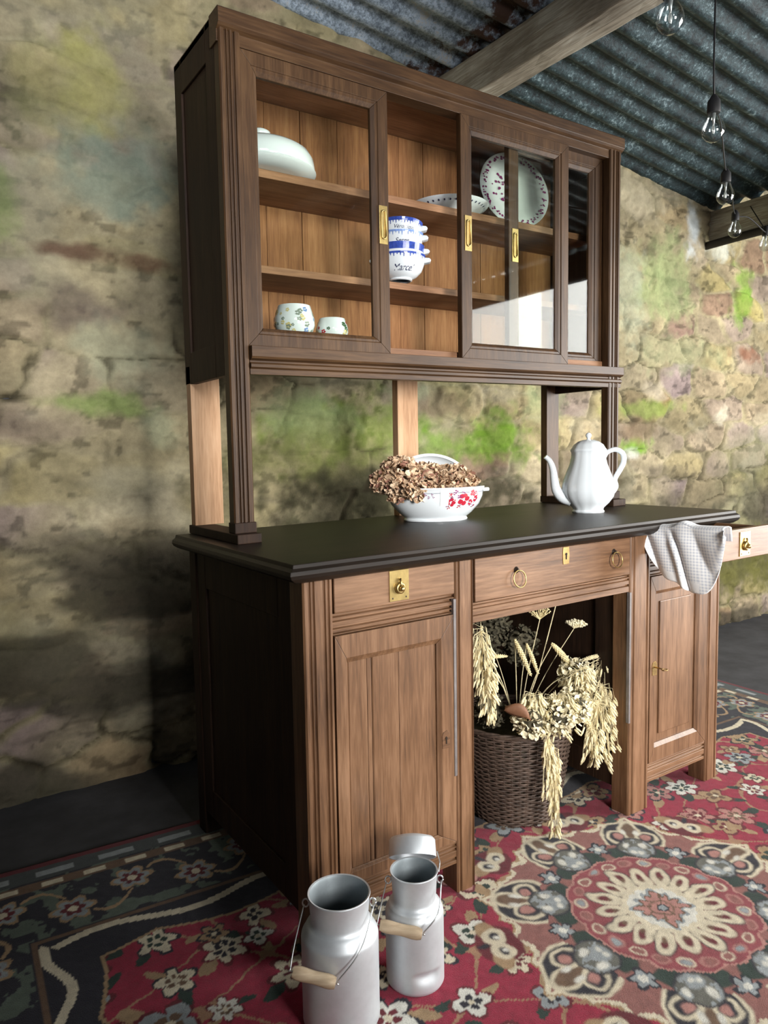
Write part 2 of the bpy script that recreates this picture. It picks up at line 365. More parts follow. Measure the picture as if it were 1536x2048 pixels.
    for i, p in enumerate([(-.06, 2.30, .10, .16, (.33, .31, .10), .8), (-.23, 2.25, .13, .13, (.25, .24, .10), .55), (-.06, 2.02, .18, .15, (.21, .25, .19), .85), (-.4, 1.84, .10, .14, (.17, .25, .06), .7),
                           (-.16, 1.745, .12, .028, (.13, .07, .045), .9), (.06, 1.735, .10, .032, (.16, .085, .05), .9), (-.15, 1.575, .13, .065, (.14, .105, .09), .8),
                           (-.03, 1.42, .20, .10, (.36, .36, .24), .7), (-.11, 1.26, .17, .05, (.22, .29, .09), .8), (-.31, 1.18, .12, .05, (.15, .11, .09), .6), (.10, 1.19, .08, .07, (.33, .35, .22), .6),
                           (.85, 1.20, .30, .13, (.13, .21, .02), .85), (.6, 1.26, .22, .10, (.28, .33, .18), .6), (.68, 1.06, .34, .11, (.11, .12, .035), .8), (1.60, 1.13, .36, .13, (.12, .24, .015), .9), (1.32, 1.31, .14, .08, (.16, .11, .07), .7), (1.15, 1.36, .12, .05, (.28, .33, .2), .6), (1.95, 1.32, .16, .1, (.26, .32, .16), .6),
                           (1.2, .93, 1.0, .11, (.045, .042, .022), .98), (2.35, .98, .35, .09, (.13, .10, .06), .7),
                           (2.9, 2.02, .30, .22, (.29, .36, .16), .75), (3.65, 2.02, .13, .20, (.20, .34, .05), .85), (2.62, 1.9, .14, .3, (.36, .39, .28), .7), (3.70, 1.655, .16, .05, (.25, .11, .065), .95), (2.72, 1.30, .34, .05, (.22, .32, .06), .75),
                           (3.45, 1.29, .06, .07, (.55, .50, .38), .9), (2.84, 1.40, .1, .05, (.55, .48, .36), .7), (2.66, 1.11, .16, .05, (.18, .36, .03), .9), (2.62, 1.05, .07, .04, (.55, .56, .5), .8), (2.66, 1.19, .16, .06, (.19, .13, .08), .8), (2.95, .95, .25, .05, (.12, .10, .07), .7), (3.35, .8, .3, .12, (.22, .18, .11), .6),
                           (3.13, 2.30, .07, .17, (.55, .60, .62), .95), (3.42, 2.23, .14, .05, (.55, .58, .52), .85), (2.55, 2.45, .28, .15, (.50, .44, .31), .7), (3.05, 1.62, .5, .1, (.33, .36, .2), .5),
                           (3.6, .30, .7, .22, (.12, .115, .03), .85), (3.4, .5, .3, .14, (.085, .075, .02), .7)]):
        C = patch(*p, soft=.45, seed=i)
    C = C * (1 - .72 * crack[..., None]) + np.array([.03, .022, .012]) * .72 * crack[..., None]
    hole = np.exp(-(((X + .375) / .035) ** 2 + ((Z - 1.277) / .013) ** 2)) ; C *= (1 - .9 * hole)[..., None]; depth -= .03 * hole
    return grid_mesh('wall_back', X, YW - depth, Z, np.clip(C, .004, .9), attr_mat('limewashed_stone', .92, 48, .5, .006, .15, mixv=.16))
setp(build_wall(), kind='structure')
# thickness of the wall behind its face
MB().box(-1.9, 4.8, YW + .03, YW + .35, -.02, 2.98).build('wall_back', M_floor)['kind'] = 'structure'
MB().box(-2.2, 5.2, -3.6, YW + .35, -.2, -.012).build('floor', M_floor)['kind'] = 'structure'
MB().box(-2.0, -1.9, -3.4, YW + .1, -.012, 3.05).build('wall_left', M_floor)['kind'] = 'structure'

# ------------------------------------------------------------------ roof
def roof_z(x): return 2.745 - .103 * (x - .59)
def roof(name, x0, x1, mat, lift=0):
    ys = np.arange(-3.4, YW + .05, .0095); xs = np.arange(x0, x1 + .001, .06)
    X, Y = np.meshgrid(xs, ys); Z = roof_z(X) + lift + .018 * np.cos(2 * PI * Y / .114)
    o = grid_mesh(name, X, Y, Z, None, mat)
    a = o.data.attributes.new('rustmask', 'FLOAT', 'POINT')
    m = .36 * np.exp(-((X - 1.27) / .17) ** 2) if lift == 0 else .0 * X
    a.data.foreach_set('value', m.astype(np.float32).ravel())
    md = o.modifiers.new('solid', 'SOLIDIFY'); md.thickness = .0015
    o['kind'] = 'structure'; return o
roof('ceiling', -2.0, 1.40, M_roofL, 0)
roof('ceiling', 1.34, 3.42, M_roofR, .012)
# beams
t = thing('roof_beam', 'weathered grey brown timber beam under the corrugated roof, above the dresser', 'beam', (1.365, -1.0, 2.5))
def rough_beam(x0, x1, z0, z1, y0, y1, seed):
    b = MB(); ys = np.linspace(y0, y1, 60); rnd = random.Random(seed); poly = []
    base = [(x0, z0), ((x0 + x1) / 2, z0), (x1, z0), (x1, (z0 + z1) / 2), (x1, z1), ((x0 + x1) / 2, z1), (x0, z1), (x0, (z0 + z1) / 2)]
    for y in ys:
        for (px, pz) in base: b.v.append((px + .006 * math.sin(y * 5 + pz * 40) + rnd.uniform(-.002, .002), y, pz + .006 * math.sin(y * 4 + px * 30) + rnd.uniform(-.002, .002)))
    for i in range(len(ys) - 1):
        for k in range(8): b.f.append([i * 8 + k, i * 8 + (k + 1) % 8, (i + 1) * 8 + (k + 1) % 8, (i + 1) * 8 + k]); b.m.append(0)
    b.f.append(list(range(8))); b.f.append(list(range((len(ys) - 1) * 8, len(ys) * 8))[::-1]); b.m += [0, 0]
    return b
rough_beam(1.305, 1.425, 2.5, 2.648, -3.4, YW + .03, 1).build('timber', M_beam, t, bevel=.006, off=t.location)
t2 = thing('roof_beam', 'grey timber beam at the low end of the roof, far right of the wall', 'beam', (3.36, -1.0, 2.27))
rough_beam(3.30, 3.42, 2.27, 2.437, -3.4, YW + .03, 2).build('timber', M_beam, t2, bevel=.006, off=t2.location)
pole = MB().tube(cr([(3.285, YW + .02, 2.245), (3.283, .9, 2.248), (3.28, .3, 2.242), (3.285, -.6, 2.25), (3.28, -3.2, 2.244)], 6), .022, 10).build('roof_pole', M_pole, smooth=True)
setp(pole, 'blackened round pole running below the grey beam at the low end of the roof', 'pole')

# ------------------------------------------------------------------ carpet
def build_carpet():
    s = .0042; ang = math.radians(-3.3); cx, cy = .766, -.325
    hu, hv = 1.66, 1.02
    u = np.arange(-hu, hu, s); v = np.arange(-hv, hv, s); U0, V0 = np.meshgrid(u, v)
    ca, sa = math.cos(ang), math.sin(ang); X = cx + U0 * ca - V0 * sa; Y = cy + U0 * sa + V0 * ca
    wa = .0085; U = U0 + wa * (fbm(U0 * 28, V0 * 28, 1, 3) - .5) * 2; V = V0 + wa * (fbm(U0 * 28 + 50, V0 * 28, 2, 3) - .5) * 2
    cols = dict(red=(.29, .014, .042), dred=(.12, .008, .015), rose=(.26, .105, .09), cream=(.64, .57, .42), white=(.66, .65, .58), navy=(.014, .013, .022), green=(.015, .035, .025),
                grey=(.28, .31, .32), brown=(.14, .08, .045), tan=(.36, .24, .13), pink=(.42, .20, .17))
    C = np.ones(U.shape + (3,)) * np.array(cols['red'])
    def put(mask, c):
        m = np.clip(mask, 0, 1)[..., None]; C[:] = C * (1 - m) + np.array(cols[c] if isinstance(c, str) else c) * m
    e = .003
    def ell(a, b, ra, rb): return sstep(1 + e / min(ra, rb), 1 - e / min(ra, rb), np.sqrt((a / ra) ** 2 + (b / rb) ** 2))
    def ring(a, b, ra, rb, w): return ell(a, b, ra, rb) * (1 - ell(a, b, ra - w, rb - w))
    # sstep with reversed edges
    def flower(a, b, R, npet, ph, cp, ci, out='navy'):
        r = np.hypot(a, b); th = np.arctan2(b, a) + ph; k = np.abs(np.cos(npet * th / 2))
        R1 = R * (.55 + .45 * k)
        put((r < R1 * 1.18) * 1.0, out); put((r < R1) * 1.0, cp); put((r < R1 * .55) * (k > .45) * 1.0, ci); put((r < R * .2) * 1.0, 'tan')
    rs = np.random.RandomState(4)
    # field: vines and scattered blossoms
    vine = np.abs(np.sin(U * 11 + 2.4 * np.sin(V * 9)) * np.cos(V * 12 + 2 * np.sin(U * 7)))
    put((vine < .045) * .8, 'tan'); 
    items = []
    for i in range(26):
        for j in range(17):
            a = -hu + (i + .5) * .128 + rs.uniform(-.035, .035); b = -hv + (j + .5) * .122 + rs.uniform(-.035, .035)
            items.append((a, b, rs.uniform(.030, .060), rs.randint(4, 7), rs.uniform(0, 6), rs.choice(['cream', 'white', 'tan', 'grey', 'pink', 'cream']), rs.choice(['dred', 'navy', 'brown', 'green'])))
    def local(fn, a, b, R):
        # evaluate only near (a,b)
        i0 = max(0, int((a - R + hu) / s)); i1 = min(U.shape[1], int((a + R + hu) / s) + 1); j0 = max(0, int((b - R + hv) / s)); j1 = min(U.shape[0], int((b + R + hv) / s) + 1)
        return slice(j0, j1), slice(i0, i1)
    for (a, b, R, n_, ph, c1, c2) in items:
        if math.hypot(a, b) < .40: continue
        sl = local(None, a, b, .09)
        if U[sl].size == 0: continue
        A = U[sl] - a; B = V[sl] - b; r = np.hypot(A, B); th = np.arctan2(B, A) + ph; k = np.abs(np.cos(n_ * th / 2)); R1 = R * (.5 + .5 * k)
        sub = C[sl]
        def p2(mask, c): 
            m = np.clip(mask, 0, 1)[..., None]; sub[:] = sub * (1 - m) + np.array(cols[c]) * m
        for q in range(2):
            aa = ph + q * 2.6; la = A - math.cos(aa) * R * 1.25; lb = B - math.sin(aa) * R * 1.25; lu = la * math.cos(aa) + lb * math.sin(aa); lv = -la * math.sin(aa) + lb * math.cos(aa)
            p2(((lu / (R * .65)) ** 2 + (lv / (R * .3)) ** 2 < 1) * 1.0, 'green' if q else 'tan')
        p2((r < R1 * 1.2) * 1.0, 'navy' if n_ % 2 else 'dred'); p2((r < R1) * 1.0, c1); p2((r < R1 * .55) * (k > .4) * 1.0, c2); p2((r < R * .18) * 1.0, 'cream')
    # star medallion
    off = math.radians(8.3); r = np.hypot(U, V); th = np.arctan2(V, U) - off
    k8 = ((th / (PI / 4)) % 1.0); dk = np.minimum(k8, 1 - k8)              # 0 at the palmette axis
    R = .425 - .15 * np.minimum(dk, .30) - .02 * np.abs(np.sin(dk * 2 * PI * 2))
    put((r < R + .012) * 1.0, 'tan'); put((r < R + .006) * 1.0, 'cream'); put((r < R - .008) * 1.0, 'rose')
    for k in range(8):
        # between star tips: twin blossom with tan leaves
        an = off + (k + .5) * PI / 4; a0 = math.cos(an); b0 = math.sin(an); A = U * a0 + V * b0 - .425; B = -U * b0 + V * a0
        put(ell(A + .0, B, .055, .06), 'dred')
        for sg in (-1, 1):
            put(ell(A - .01, B - sg * .05, .022, .03), 'tan'); put(ell(A, B - sg * .024, .026, .027), 'cream'); put(ell(A, B - sg * .024, .011, .013), 'navy')
            put(ell(A + .004, B - sg * .02, .008, .006), 'white')
        put(ell(A - .035, B, .018, .008), 'navy')
    for k in range(8):
        an = off + k * PI / 4; a0 = math.cos(an); b0 = math.sin(an); A = U * a0 + V * b0; B = -U * b0 + V * a0
        # palmette
        a = (A - .275) / 1.2; B = B / 1.2
        put(ell(a - .035, B, .075, .072) * (a > .0), 'cream'); put(ell(a - .035, B, .067, .064) * (a > 0), 'navy')
        put(ell(a - .07, B, .04, .025), 'cream'); put(ell(a - .065, B, .034, .018), 'brown')
        for sg in (-1, 1):
            b_ = B - sg * .033
            put(ell(a + .035, B - sg * .036, .026, .032), 'green')
            put(ell(a - .035, b_, .028, .026), 'cream'); put(ell(a - .035, b_, .020, .018), 'navy'); put(ell(a - .037, B - sg * .030, .013, .012), 'pink')
            put(ell(a - .058, B - sg * .014, .012, .006), 'white')
        put(ell(a + .01, B, .042, .044), 'navy'); mot = fbm(U * 60, V * 60, 9, 3)
        put(ell(a + .01, B, .037, .039), (.12, .12, .10)); put(ell(a + .01, B, .037, .039) * (mot > .55), 'grey')
        put(ell(a + .025, B, .018, .020), 'grey'); put(ell(a + .028, B - .008, .007, .007) + ell(a + .028, B + .008, .007, .007), 'white')
        put(ell(a - .0, B - .02, .011, .008) + ell(a, B + .02, .011, .008), 'white')
        # small leaf between palmettes
        an = off + (k + .5) * PI / 4; a0 = math.cos(an); b0 = math.sin(an); A = U * a0 + V * b0; B = -U * b0 + V * a0; a = A - .268
        rr = np.hypot(a, B); tt = np.arctan2(B, a); kk = np.abs(np.cos(2.5 * tt)); put((rr < .034 * (.55 + .45 * kk)) * 1.0, 'navy'); put((rr < .026 * (.5 + .5 * kk)) * 1.0, 'grey')
        put((rr < .01) * 1.0, 'white')
    # scalloped ring and small curls
    sc_ = .205 + .010 * np.abs(np.sin(th * 8))
    put((r < sc_ + .006) * 1.0, 'pink'); put((r < sc_) * 1.0, (.25, .05, .06))
    for k in range(24):
        an = off + k * PI / 12; a0 = math.cos(an); b0 = math.sin(an); A = U * a0 + V * b0 - .188; B = -U * b0 + V * a0
        put(ring(A, B, .015, .019, .005), 'cream' if k % 2 else 'pink'); put(ell(A, B, .009, .012), 'grey' if k % 3 == 0 else 'rose')
    # sixteen petals
    for k in range(16):
        an = off + (k + .5) * PI / 8; a0 = math.cos(an); b0 = math.sin(an); A = U * a0 + V * b0; B = -U * b0 + V * a0
        L = .128 if k % 2 else .118
        put(ell(A - L, B, .048, .026), 'navy' if k % 2 else 'dred')
    for k in range(16):
        an = off + (k + .5) * PI / 8; a0 = math.cos(an); b0 = math.sin(an); A = U * a0 + V * b0; B = -U * b0 + V * a0
        L = .128 if k % 2 else .118
        put(ell(A - L, B, .044, .0225), 'cream'); put(ell(A - L - .006, B, .017, .0085), 'dred'); put(ell(A - L + .006, B, .008, .005), 'brown')
    put((r < .092) * 1.0, 'cream'); put((r < .072 + .006 * np.abs(np.sin(th * 8))) * 1.0, 'white')
    sq = np.maximum(np.abs(U * math.cos(.4) + V * math.sin(.4)), np.abs(-U * math.sin(.4) + V * math.cos(.4))) + .006 * np.sin(th * 12)
    put((sq < .055) * 1.0, 'grey'); put((sq < .048) * 1.0, 'brown'); put((sq < .044) * 1.0, 'pink'); put((np.abs(np.sin(th * 4)) < .22) * (sq < .044), 'brown'); put(ring(U, V, .03, .03, .005), 'brown')
    put((r < .014) * 1.0, 'navy'); put((r < .010) * 1.0, 'grey')
    # border
    eu = hu - np.abs(U0); ev = hv - np.abs(V0); d = np.minimum(eu, ev); al = np.where(eu < ev, V0, U0)
    ins = d < .46 + .035 * np.abs(np.sin(al * 9)) 
    put(ins * 1.0, 'tan'); put((d < .452 + .035 * np.abs(np.sin(al * 9))) * 1.0, 'navy')
    wv = np.sin(al * 24 + 3 * np.sin(al * 3)); 
    put((np.abs(d - .40 - .02 * wv) < .011) * 1.0, 'cream'); put((d < .37) * 1.0, 'brown'); put((d < .36) * 1.0, 'navy')
    put((d < .355) * (fbm(U * 26, V * 26, 14, 3) > .57), (.10, .13, .10)); 
    cell = .15; ci = np.round(al / cell); aa = al - ci * cell; bb = d - .24 - .03 * np.where(ci % 2 == 0, 1, -1); rr = np.hypot(aa, bb); tt = np.arctan2(bb, aa); kk = np.abs(np.cos(3 * tt))
    put((rr < .055 * (.6 + .4 * kk)) * 1.0, 'tan'); put((rr < .045 * (.6 + .4 * kk)) * 1.0, 'grey'); put((rr < .03 * (.5 + .5 * kk)) * 1.0, 'dred'); put((rr < .012) * 1.0, 'cream')
    put((np.abs(d - .24 - .075 * np.sin(al * 21)) < .006) * (rr > .05), 'tan')
    put((np.abs(d - .12) < .018) * 1.0, 'brown'); put((np.abs(d - .12) < .010) * (np.sin(al * 60) > 0), 'cream'); put((d < .095) * 1.0, (.05, .06, .06)); put((np.abs(d - .065) < .012) * (np.sin(al * 40) > -.3), 'grey'); put((d < .03) * 1.0, 'dred')
    C *= (.82 + .36 * fbm(U0 * 90, V0 * 90, 23, 2))[..., None]
    Z = .0 + .0015 * (fbm(X * 60, Y * 60, 5, 2) - .5)
    # turned down edge
    ed = (eu < s * 1.5) | (ev < s * 1.5); Z = np.where(ed, -.012, Z)
    o = grid_mesh('carpet', X, Y, Z, np.clip(C, .003, .8), attr_mat('wool_pile', .95, 380, .7, .004, .1, sheen=.15, mixv=.35))
    return setp(o, 'large red oriental style carpet with cream, black and rose floral medallion lying on the floor', 'carpet')
build_carpet()

# ------------------------------------------------------------------ dresser
DR = (.75, .35, 0.0)
dresser = thing('dresser', 'tall antique brown wooden dresser with glazed upper cupboard and dark counter by the stone wall', 'dresser', DR)
def warp(p):
    k = max(0, min(1, p[2] / .87)); return (p[0], p[1], p[2] + .012 * (p[0] - .2) * k)
def dp(mb, name, mat, bevel=.0015, parent=None, label=None, **k):
    return mb.build(name, mat, parent or dresser, bevel=bevel, off=DR, warp=warp, label=label, **k)
def reeded(x0, x1, y0, y1, grooves, dpt=.005, wd=.004, ch=.004):
    pts = [(x0, y1), (x0, y0 + ch), (x0 + ch, y0)]
    for g in sorted(grooves):
        pts += [(g - wd, y0), (g - wd * .5, y0 + dpt), (g + wd * .5, y0 + dpt), (g + wd, y0)]
    pts += [(x1 - ch, y0), (x1, y0 + ch), (x1, y1)]
    return pts
def hreeded(y0, y1, z0, z1, grooves, dpt=.006, wd=.004):
    pts = [(y1, z0), (y0, z0)]
    for g in sorted(grooves): pts += [(y0, g - wd), (y0 + dpt, g - wd * .5), (y0 + dpt, g + wd * .5), (y0, g + wd)]
    pts += [(y0, z1), (y1, z1)]
    return pts
def frame(b, x0, x1, z0, z1, wl, wr, wb, wt, prof, y_back, eps=.0004):
    """mitred frame of four separate sides; prof = [(t, y)] with t from 0 outer to 1 inner edge"""
    def corner(t):
        return [(x0 + wl * t, z0 + wb * t), (x1 - wr * t, z0 + wb * t), (x1 - wr * t, z1 - wt * t), (x0 + wl * t, z1 - wt * t)]
    cs = [corner(t) for t, y in prof]; ys = [y for t, y in prof]
    for sd in range(4):
        a, c = sd, (sd + 1) % 4
        ring0 = []; ring1 = []
        for (cc, y) in zip(cs, ys):
            pa, pc = Vector((cc[a][0], y, cc[a][1])), Vector((cc[c][0], y, cc[c][1])); d = (pc - pa).normalized() * eps
            ring0.append(pa + d); ring1.append(pc - d)
        for cc in (cs[-1], cs[0]):
            pa, pc = Vector((cc[a][0], y_back, cc[a][1])), Vector((cc[c][0], y_back, cc[c][1])); d = (pc - pa).normalized() * eps
            ring0.append(pa + d); ring1.append(pc - d)
        n = len(ring0)
        b.add(ring0 + ring1, [tuple(range(n)), tuple(range(n, 2 * n))[::-1]] + [(i, n + i, n + (i + 1) % n, (i + 1) % n) for i in range(n)])
    return b
CT, CB = .869, .827       # counter top and underside
D = .692
# countertop with moulded edge
ox, oy, W = .042, .032, 1.516
b = MB()
def slab(b, lev):
    n = len(lev); 
    for (o, z) in lev: b.v += [(-o, -o * .8, z), (W + o, -o * .8, z), (W + o, D + .01, z), (-o, D + .01, z)]
    for i in range(n - 1):
        for k in range(4): b.f.append([i * 4 + k, i * 4 + (k + 1) % 4, i * 4 + 4 + (k + 1) % 4, i * 4 + 4 + k]); b.m.append(0)
    b.f.append([3, 2, 1, 0]); b.f.append([(n - 1) * 4 + k for k in range(4)]); b.m += [0, 0]
slab(b, [(.018, CB), (.030, CB + .004), (.042, CB + .012), (.046, CB + .020), (.044, CB + .028), (.036, CB + .034), (.034, CT)])
dp(b, 'countertop', M_top, .0012, label='dark stained counter with moulded edge')
# posts
def post(x0, x1, y0, y1, z0, z1, grooves, mat=M_wz, name='post'):
    return dp(MB().prism(reeded(x0, x1, y0, y1, grooves), 2, z0, z1), name, mat)
post(0, .072, 0, .06, 0, CB, [.015, .024, .050, .060])
post(.408, .466, 0, .06, 0, CB, [.418, .459], )
post(1.06, 1.155, 0, .06, 0, CB, [1.078, 1.140])
post(1.45, W, 0, .06, 0, CB, [1.460, 1.502])
for x0, x1 in ((0, .06), (.41, .464), (1.0, 1.06), (1.456, W)): post(x0, x1, D - .05, D, 0, CB, [], M_side)
# carcass: sides, partitions, bottoms, rails
def side_panel(xo, xi, sgn, name, label=None, yb=D - .04):
    b = MB(); lo, hi = min(xo, xi), max(xo, xi)
    b.box(lo, hi, .055, .13, .07, CB); b.box(lo, hi, yb - .07, yb, .07, CB); b.box(lo, hi, .13, yb - .07, CB - .10, CB); b.box(lo, hi, .13, yb - .07, .07, .15)
    m = (lo + hi) / 2; q = .004; b.box(m - q, m + q, .12, yb - .06, .14, CB - .09)
    return dp(b, name, M_side, .002, label=label)
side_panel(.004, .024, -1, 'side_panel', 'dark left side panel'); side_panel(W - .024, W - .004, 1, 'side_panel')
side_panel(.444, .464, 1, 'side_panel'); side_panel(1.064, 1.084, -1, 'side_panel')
for x0, x1 in ((.024, .446), (1.082, 1.494)): dp(MB().box(x0, x1, .03, D - .03, .12, .135), 'cupboard_floor', M_side)
for x0, x1 in ((.024, .446), (1.082, 1.494)): dp(MB().box(x0, x1, D - .03, D - .02, .1, CB), 'back_panel', M_side)
dp(MB().box(.464, 1.064, D - .05, D - .03, CB - .16, CB - .03), 'back_rail', M_side)
# bottom rails with mouldings
for x0, x1 in ((.072, .408), (1.155, 1.45)):
    dp(MB().prism(hreeded(.004, .03, .075, .132, [.088, .112, .122]), 0, x0, x1), 'bottom_rail', M_wx)
# rail with dark mouldings under the side drawers
dp(MB().prism(hreeded(.005, .05, .700, .747, [.742, .732, .716, .706], .009, .004), 0, .072, .408), 'drawer_rail', M_wx)
dp(MB().prism(hreeded(.005, .05, .700, .747, [.742, .732, .716, .706], .009, .004), 0, 1.155, 1.45), 'drawer_rail', M_wx)
dp(MB().prism(hreeded(.004, .05, .667, .716, [.712, .703, .686], .007, .0035), 0, .466, 1.06), 'drawer_rail', M_wx)
dp(MB().box(.47, 1.06, .05, D - .05, .672, .682), 'kneehole_top', M_side)
M_edge_highlight = plain('pale_edge_highlight', (.17, .15, .145), .45, var=.25, vs=25)  # pale colour paints the highlight along the door and post edges
dp(MB().box(.4005, .4085, -.002, .01, .30, .735), 'edge_highlight_strip', M_edge_highlight, .001, label='pale strip painted as an edge highlight')
dp(MB().box(1.0585, 1.066, -.001, .01, .28, .665), 'edge_highlight_strip', M_edge_highlight, .001, label='pale strip painted as an edge highlight')
# drawers
def ring_pull(par, x, z, y=0.0):
    b = MB().lathe([(.0, -.002), (.010, -.001), (.010, .0), (.006, .004), (.004, .010), (0, .011)], 14, M=Matrix.Translation((x, y, z)) @ Matrix.Rotation(PI / 2, 4, 'X'))
    pl = dp(b, 'pull_rose', M_iron, 0, par, smooth=True, angle=40)
    pts = [(x + .021 * math.sin(a), y - .010 - .004 * (1 - math.cos(a)), z - .021 + .021 * math.cos(a)) for a in [2 * PI * i / 28 for i in range(29)]]
    dp(MB().tube(pts, .0016, 6), 'ring_pull', M_brass, 0, par, smooth=True, label='thin brass drop ring')
cd = dp(MB().box(.470, 1.056, -.001, .018, .718, CB - .002), 'drawer', M_wx, .002, label='wide centre drawer front')
dp(MB().box(.49, 1.036, .018, .5, .724, .80), 'drawer_box', M_side, .001, cd)
ring_pull(cd, .607, .782); ring_pull(cd, .985, .790)
e = MB().prism([(.778, .777), (.800, .777), (.802, .80), (.800, .823), (.778, .823), (.776, .80)], 1, -.0025, .0)
dp(e, 'escutcheon', M_brassdull, .0005, cd)
dp(MB().lathe([(0, 0), (.0035, 0), (.0035, .0012), (0, .0012)], 10, M=Matrix.Translation((.789, -.0024, .804)) @ Matrix.Rotation(PI / 2, 4, 'X')).box(.7875, .7905, -.0038, -.0024, .790, .804), 'keyhole', M_gap, 0, cd)
def plate_pull(par, x0, x1, z0, z1, y):
    b = MB().box(x0, x1, y - .0025, y, z0, z1)
    dp(b, 'pull_plate', M_brass, .0006, par, label='rectangular brass back plate')
    xc = (x0 + x1) / 2; zc = z0 + (z1 - z0) * .42
    M = Matrix.Translation((xc, y - .0025, zc)) @ Matrix.Rotation(PI / 2, 4, 'X')
    dp(MB().lathe([(.012, 0), (.0135, .002), (.013, .006), (.008, .009), (.007, .006), (.0, .005)], 20, M=M), 'pull_cup', M_brass, 0, par, smooth=True)
    dp(MB().tube([(xc, y - .006, zc + .022), (xc, y - .009, zc + .012), (xc, y - .012, zc + .002)], .003, 8).ball((xc, y - .013, zc - .001), .0065, 10, 6), 'drop_knob', M_brass, 0, par, smooth=True)
    for sx in (x0 + .008, x1 - .008): dp(MB().ball((sx, y - .0025, z0 + .007), (.0022, .001, .0022)), 'nail', M_iron, 0, par)
ld = dp(MB().box(.075, .405, .0, .018, .748, CB - .001), 'drawer', M_wx, .002, label='small left drawer front, closed')
plate_pull(ld, .217, .270, .754, .824, .0)
# right drawer, pulled out
yd = -.20; dz = .010
rd = dp(MB().box(1.158, 1.447, yd, yd + .018, .750 + dz, CB + .008 + dz), 'drawer', M_wx, .002, label='small right drawer pulled open')
b = MB().box(1.162, 1.172, yd + .018, .26, .756 + dz, CB + .002 + dz).box(1.433, 1.443, yd + .018, .26, .756 + dz, CB + .002 + dz).box(1.172, 1.433, .25, .26, .756 + dz, CB + dz).box(1.172, 1.433, yd + .018, .25, .760 + dz, .766 + dz)
dp(b, 'drawer_box', M_wy, .001, rd)
plate_pull(rd, 1.276, 1.329, .758 + dz, .826 + dz, yd)
# doors
def base_door(x0, x1, z0, z1, wl, wr, wb, wt, boards, kx, kz, label, key=False):
    b = frame(MB(), x0, x1, z0, z1, wl, wr, wb, wt, [(0, .004), (.0, .0), (.80, .0), (.93, .005), (1, .007)], .022)
    d_ = dp(b, 'door', M_wz, .0006, label=label)
    px0, px1, pz0, pz1 = x0 + wl, x1 - wr, z0 + wb, z1 - wt
    e = [px0] + boards + [px1]
    if boards:
        b = MB()
        for i in range(len(e) - 1):
            b.prism([(e[i] + .0006, .02), (e[i] + .0006, .0105), (e[i] + .0035, .0085 + .001 * (i % 2)), (e[i + 1] - .0035, .0085 + .001 * (i % 2)), (e[i + 1] - .0006, .0105), (e[i + 1] - .0006, .02)], 2, pz0 - .003, pz1 + .003)
        dp(b, 'door_panel', M_wz, 0, d_)
        dp(MB().box(px0, px1, .019, .0215, pz0, pz1), 'panel_backing', M_gap, 0, d_)
    else:
        m = .024
        dp(MB().box(px0 - .002, px1 + .002, .0105, .019, pz0 - .002, pz1 + .002).box(px0 + m, px1 - m, .0062, .0106, pz0 + m, pz1 - m), 'door_panel', M_wz, .0035, d_, seg=2)
    es = MB().prism([(kx - .011, kz - .020), (kx + .011, kz - .022), (kx + .012, kz + .012), (kx + .004, kz + .022), (kx - .008, kz + .019), (kx - .012, kz + .010)], 1, -.0015, .001)
    dp(es, 'escutcheon', M_brassdull if key else M_wx, .0004, d_)
    if key:
        dp(MB().tube([(kx, .0, kz + .004), (kx, -.03, kz + .004)], .0025, 8).tube([(kx + .010 * math.cos(a), -.036 + .007 * math.sin(a), kz + .004) for a in [2 * PI * i / 16 for i in range(17)]], .0018, 6), 'key', M_brassdull, 0, d_, smooth=True, label='small old key in the lock')
    else:
        dp(MB().lathe([(0, 0), (.004, 0), (.003, .002), (0, .002)], 10, M=Matrix.Translation((kx, -.001, kz + .004)) @ Matrix.Rotation(PI / 2, 4, 'X')).box(kx - .0016, kx + .0016, -.003, -.001, kz - .010, kz + .004), 'keyhole', M_iron, 0, d_)
    return d_
base_door(.0745, .4055, .134, .698, .034, .052, .03, .064, [.160, .172, .246], .375, .398, 'left cupboard door with boarded panel')
base_door(1.157, 1.448, .134, .698, .030, .055, .055, .055, [], 1.178, .422, 'right cupboard door with fielded panel and key', True)
# ---- hutch
YF, YB, XL, XR, H = .387, .711, .015, 1.494, 2.153
GB = 1.290
for (x0, x1) in ((XL, .070), (1.436, XR)):
    g = [x0 + .016, x0 + .025, x0 + .037] if x0 < .5 else [x0 + .018, x0 + .034, x0 + .043]
    b = MB().prism(reeded(x0, x1, YF, YF + .032, g, .005, .0035), 2, .918, H - .043)
    dp(b, 'hutch_post', M_hz, .0008)
    dp(MB().box(x0 - .006, x1 + .004, YF - .03, YB, CT, .893).box(x0 - .002, x1 + .002, YF - .006, YF + .036, .893, .920), 'plinth_block', M_side, .002)
for (x0, x1) in ((XL, .100), (.722, .806), (1.428, XR)):
    dp(MB().box(x0, x1, YB - .037, YB - .006, .893 if x0 != .722 else CT, GB + .05), 'back_post', M_hz if x0 > 1 else M_rawpost, .001, label='brown back post' if x0 > 1 else 'pale raw wood back post')
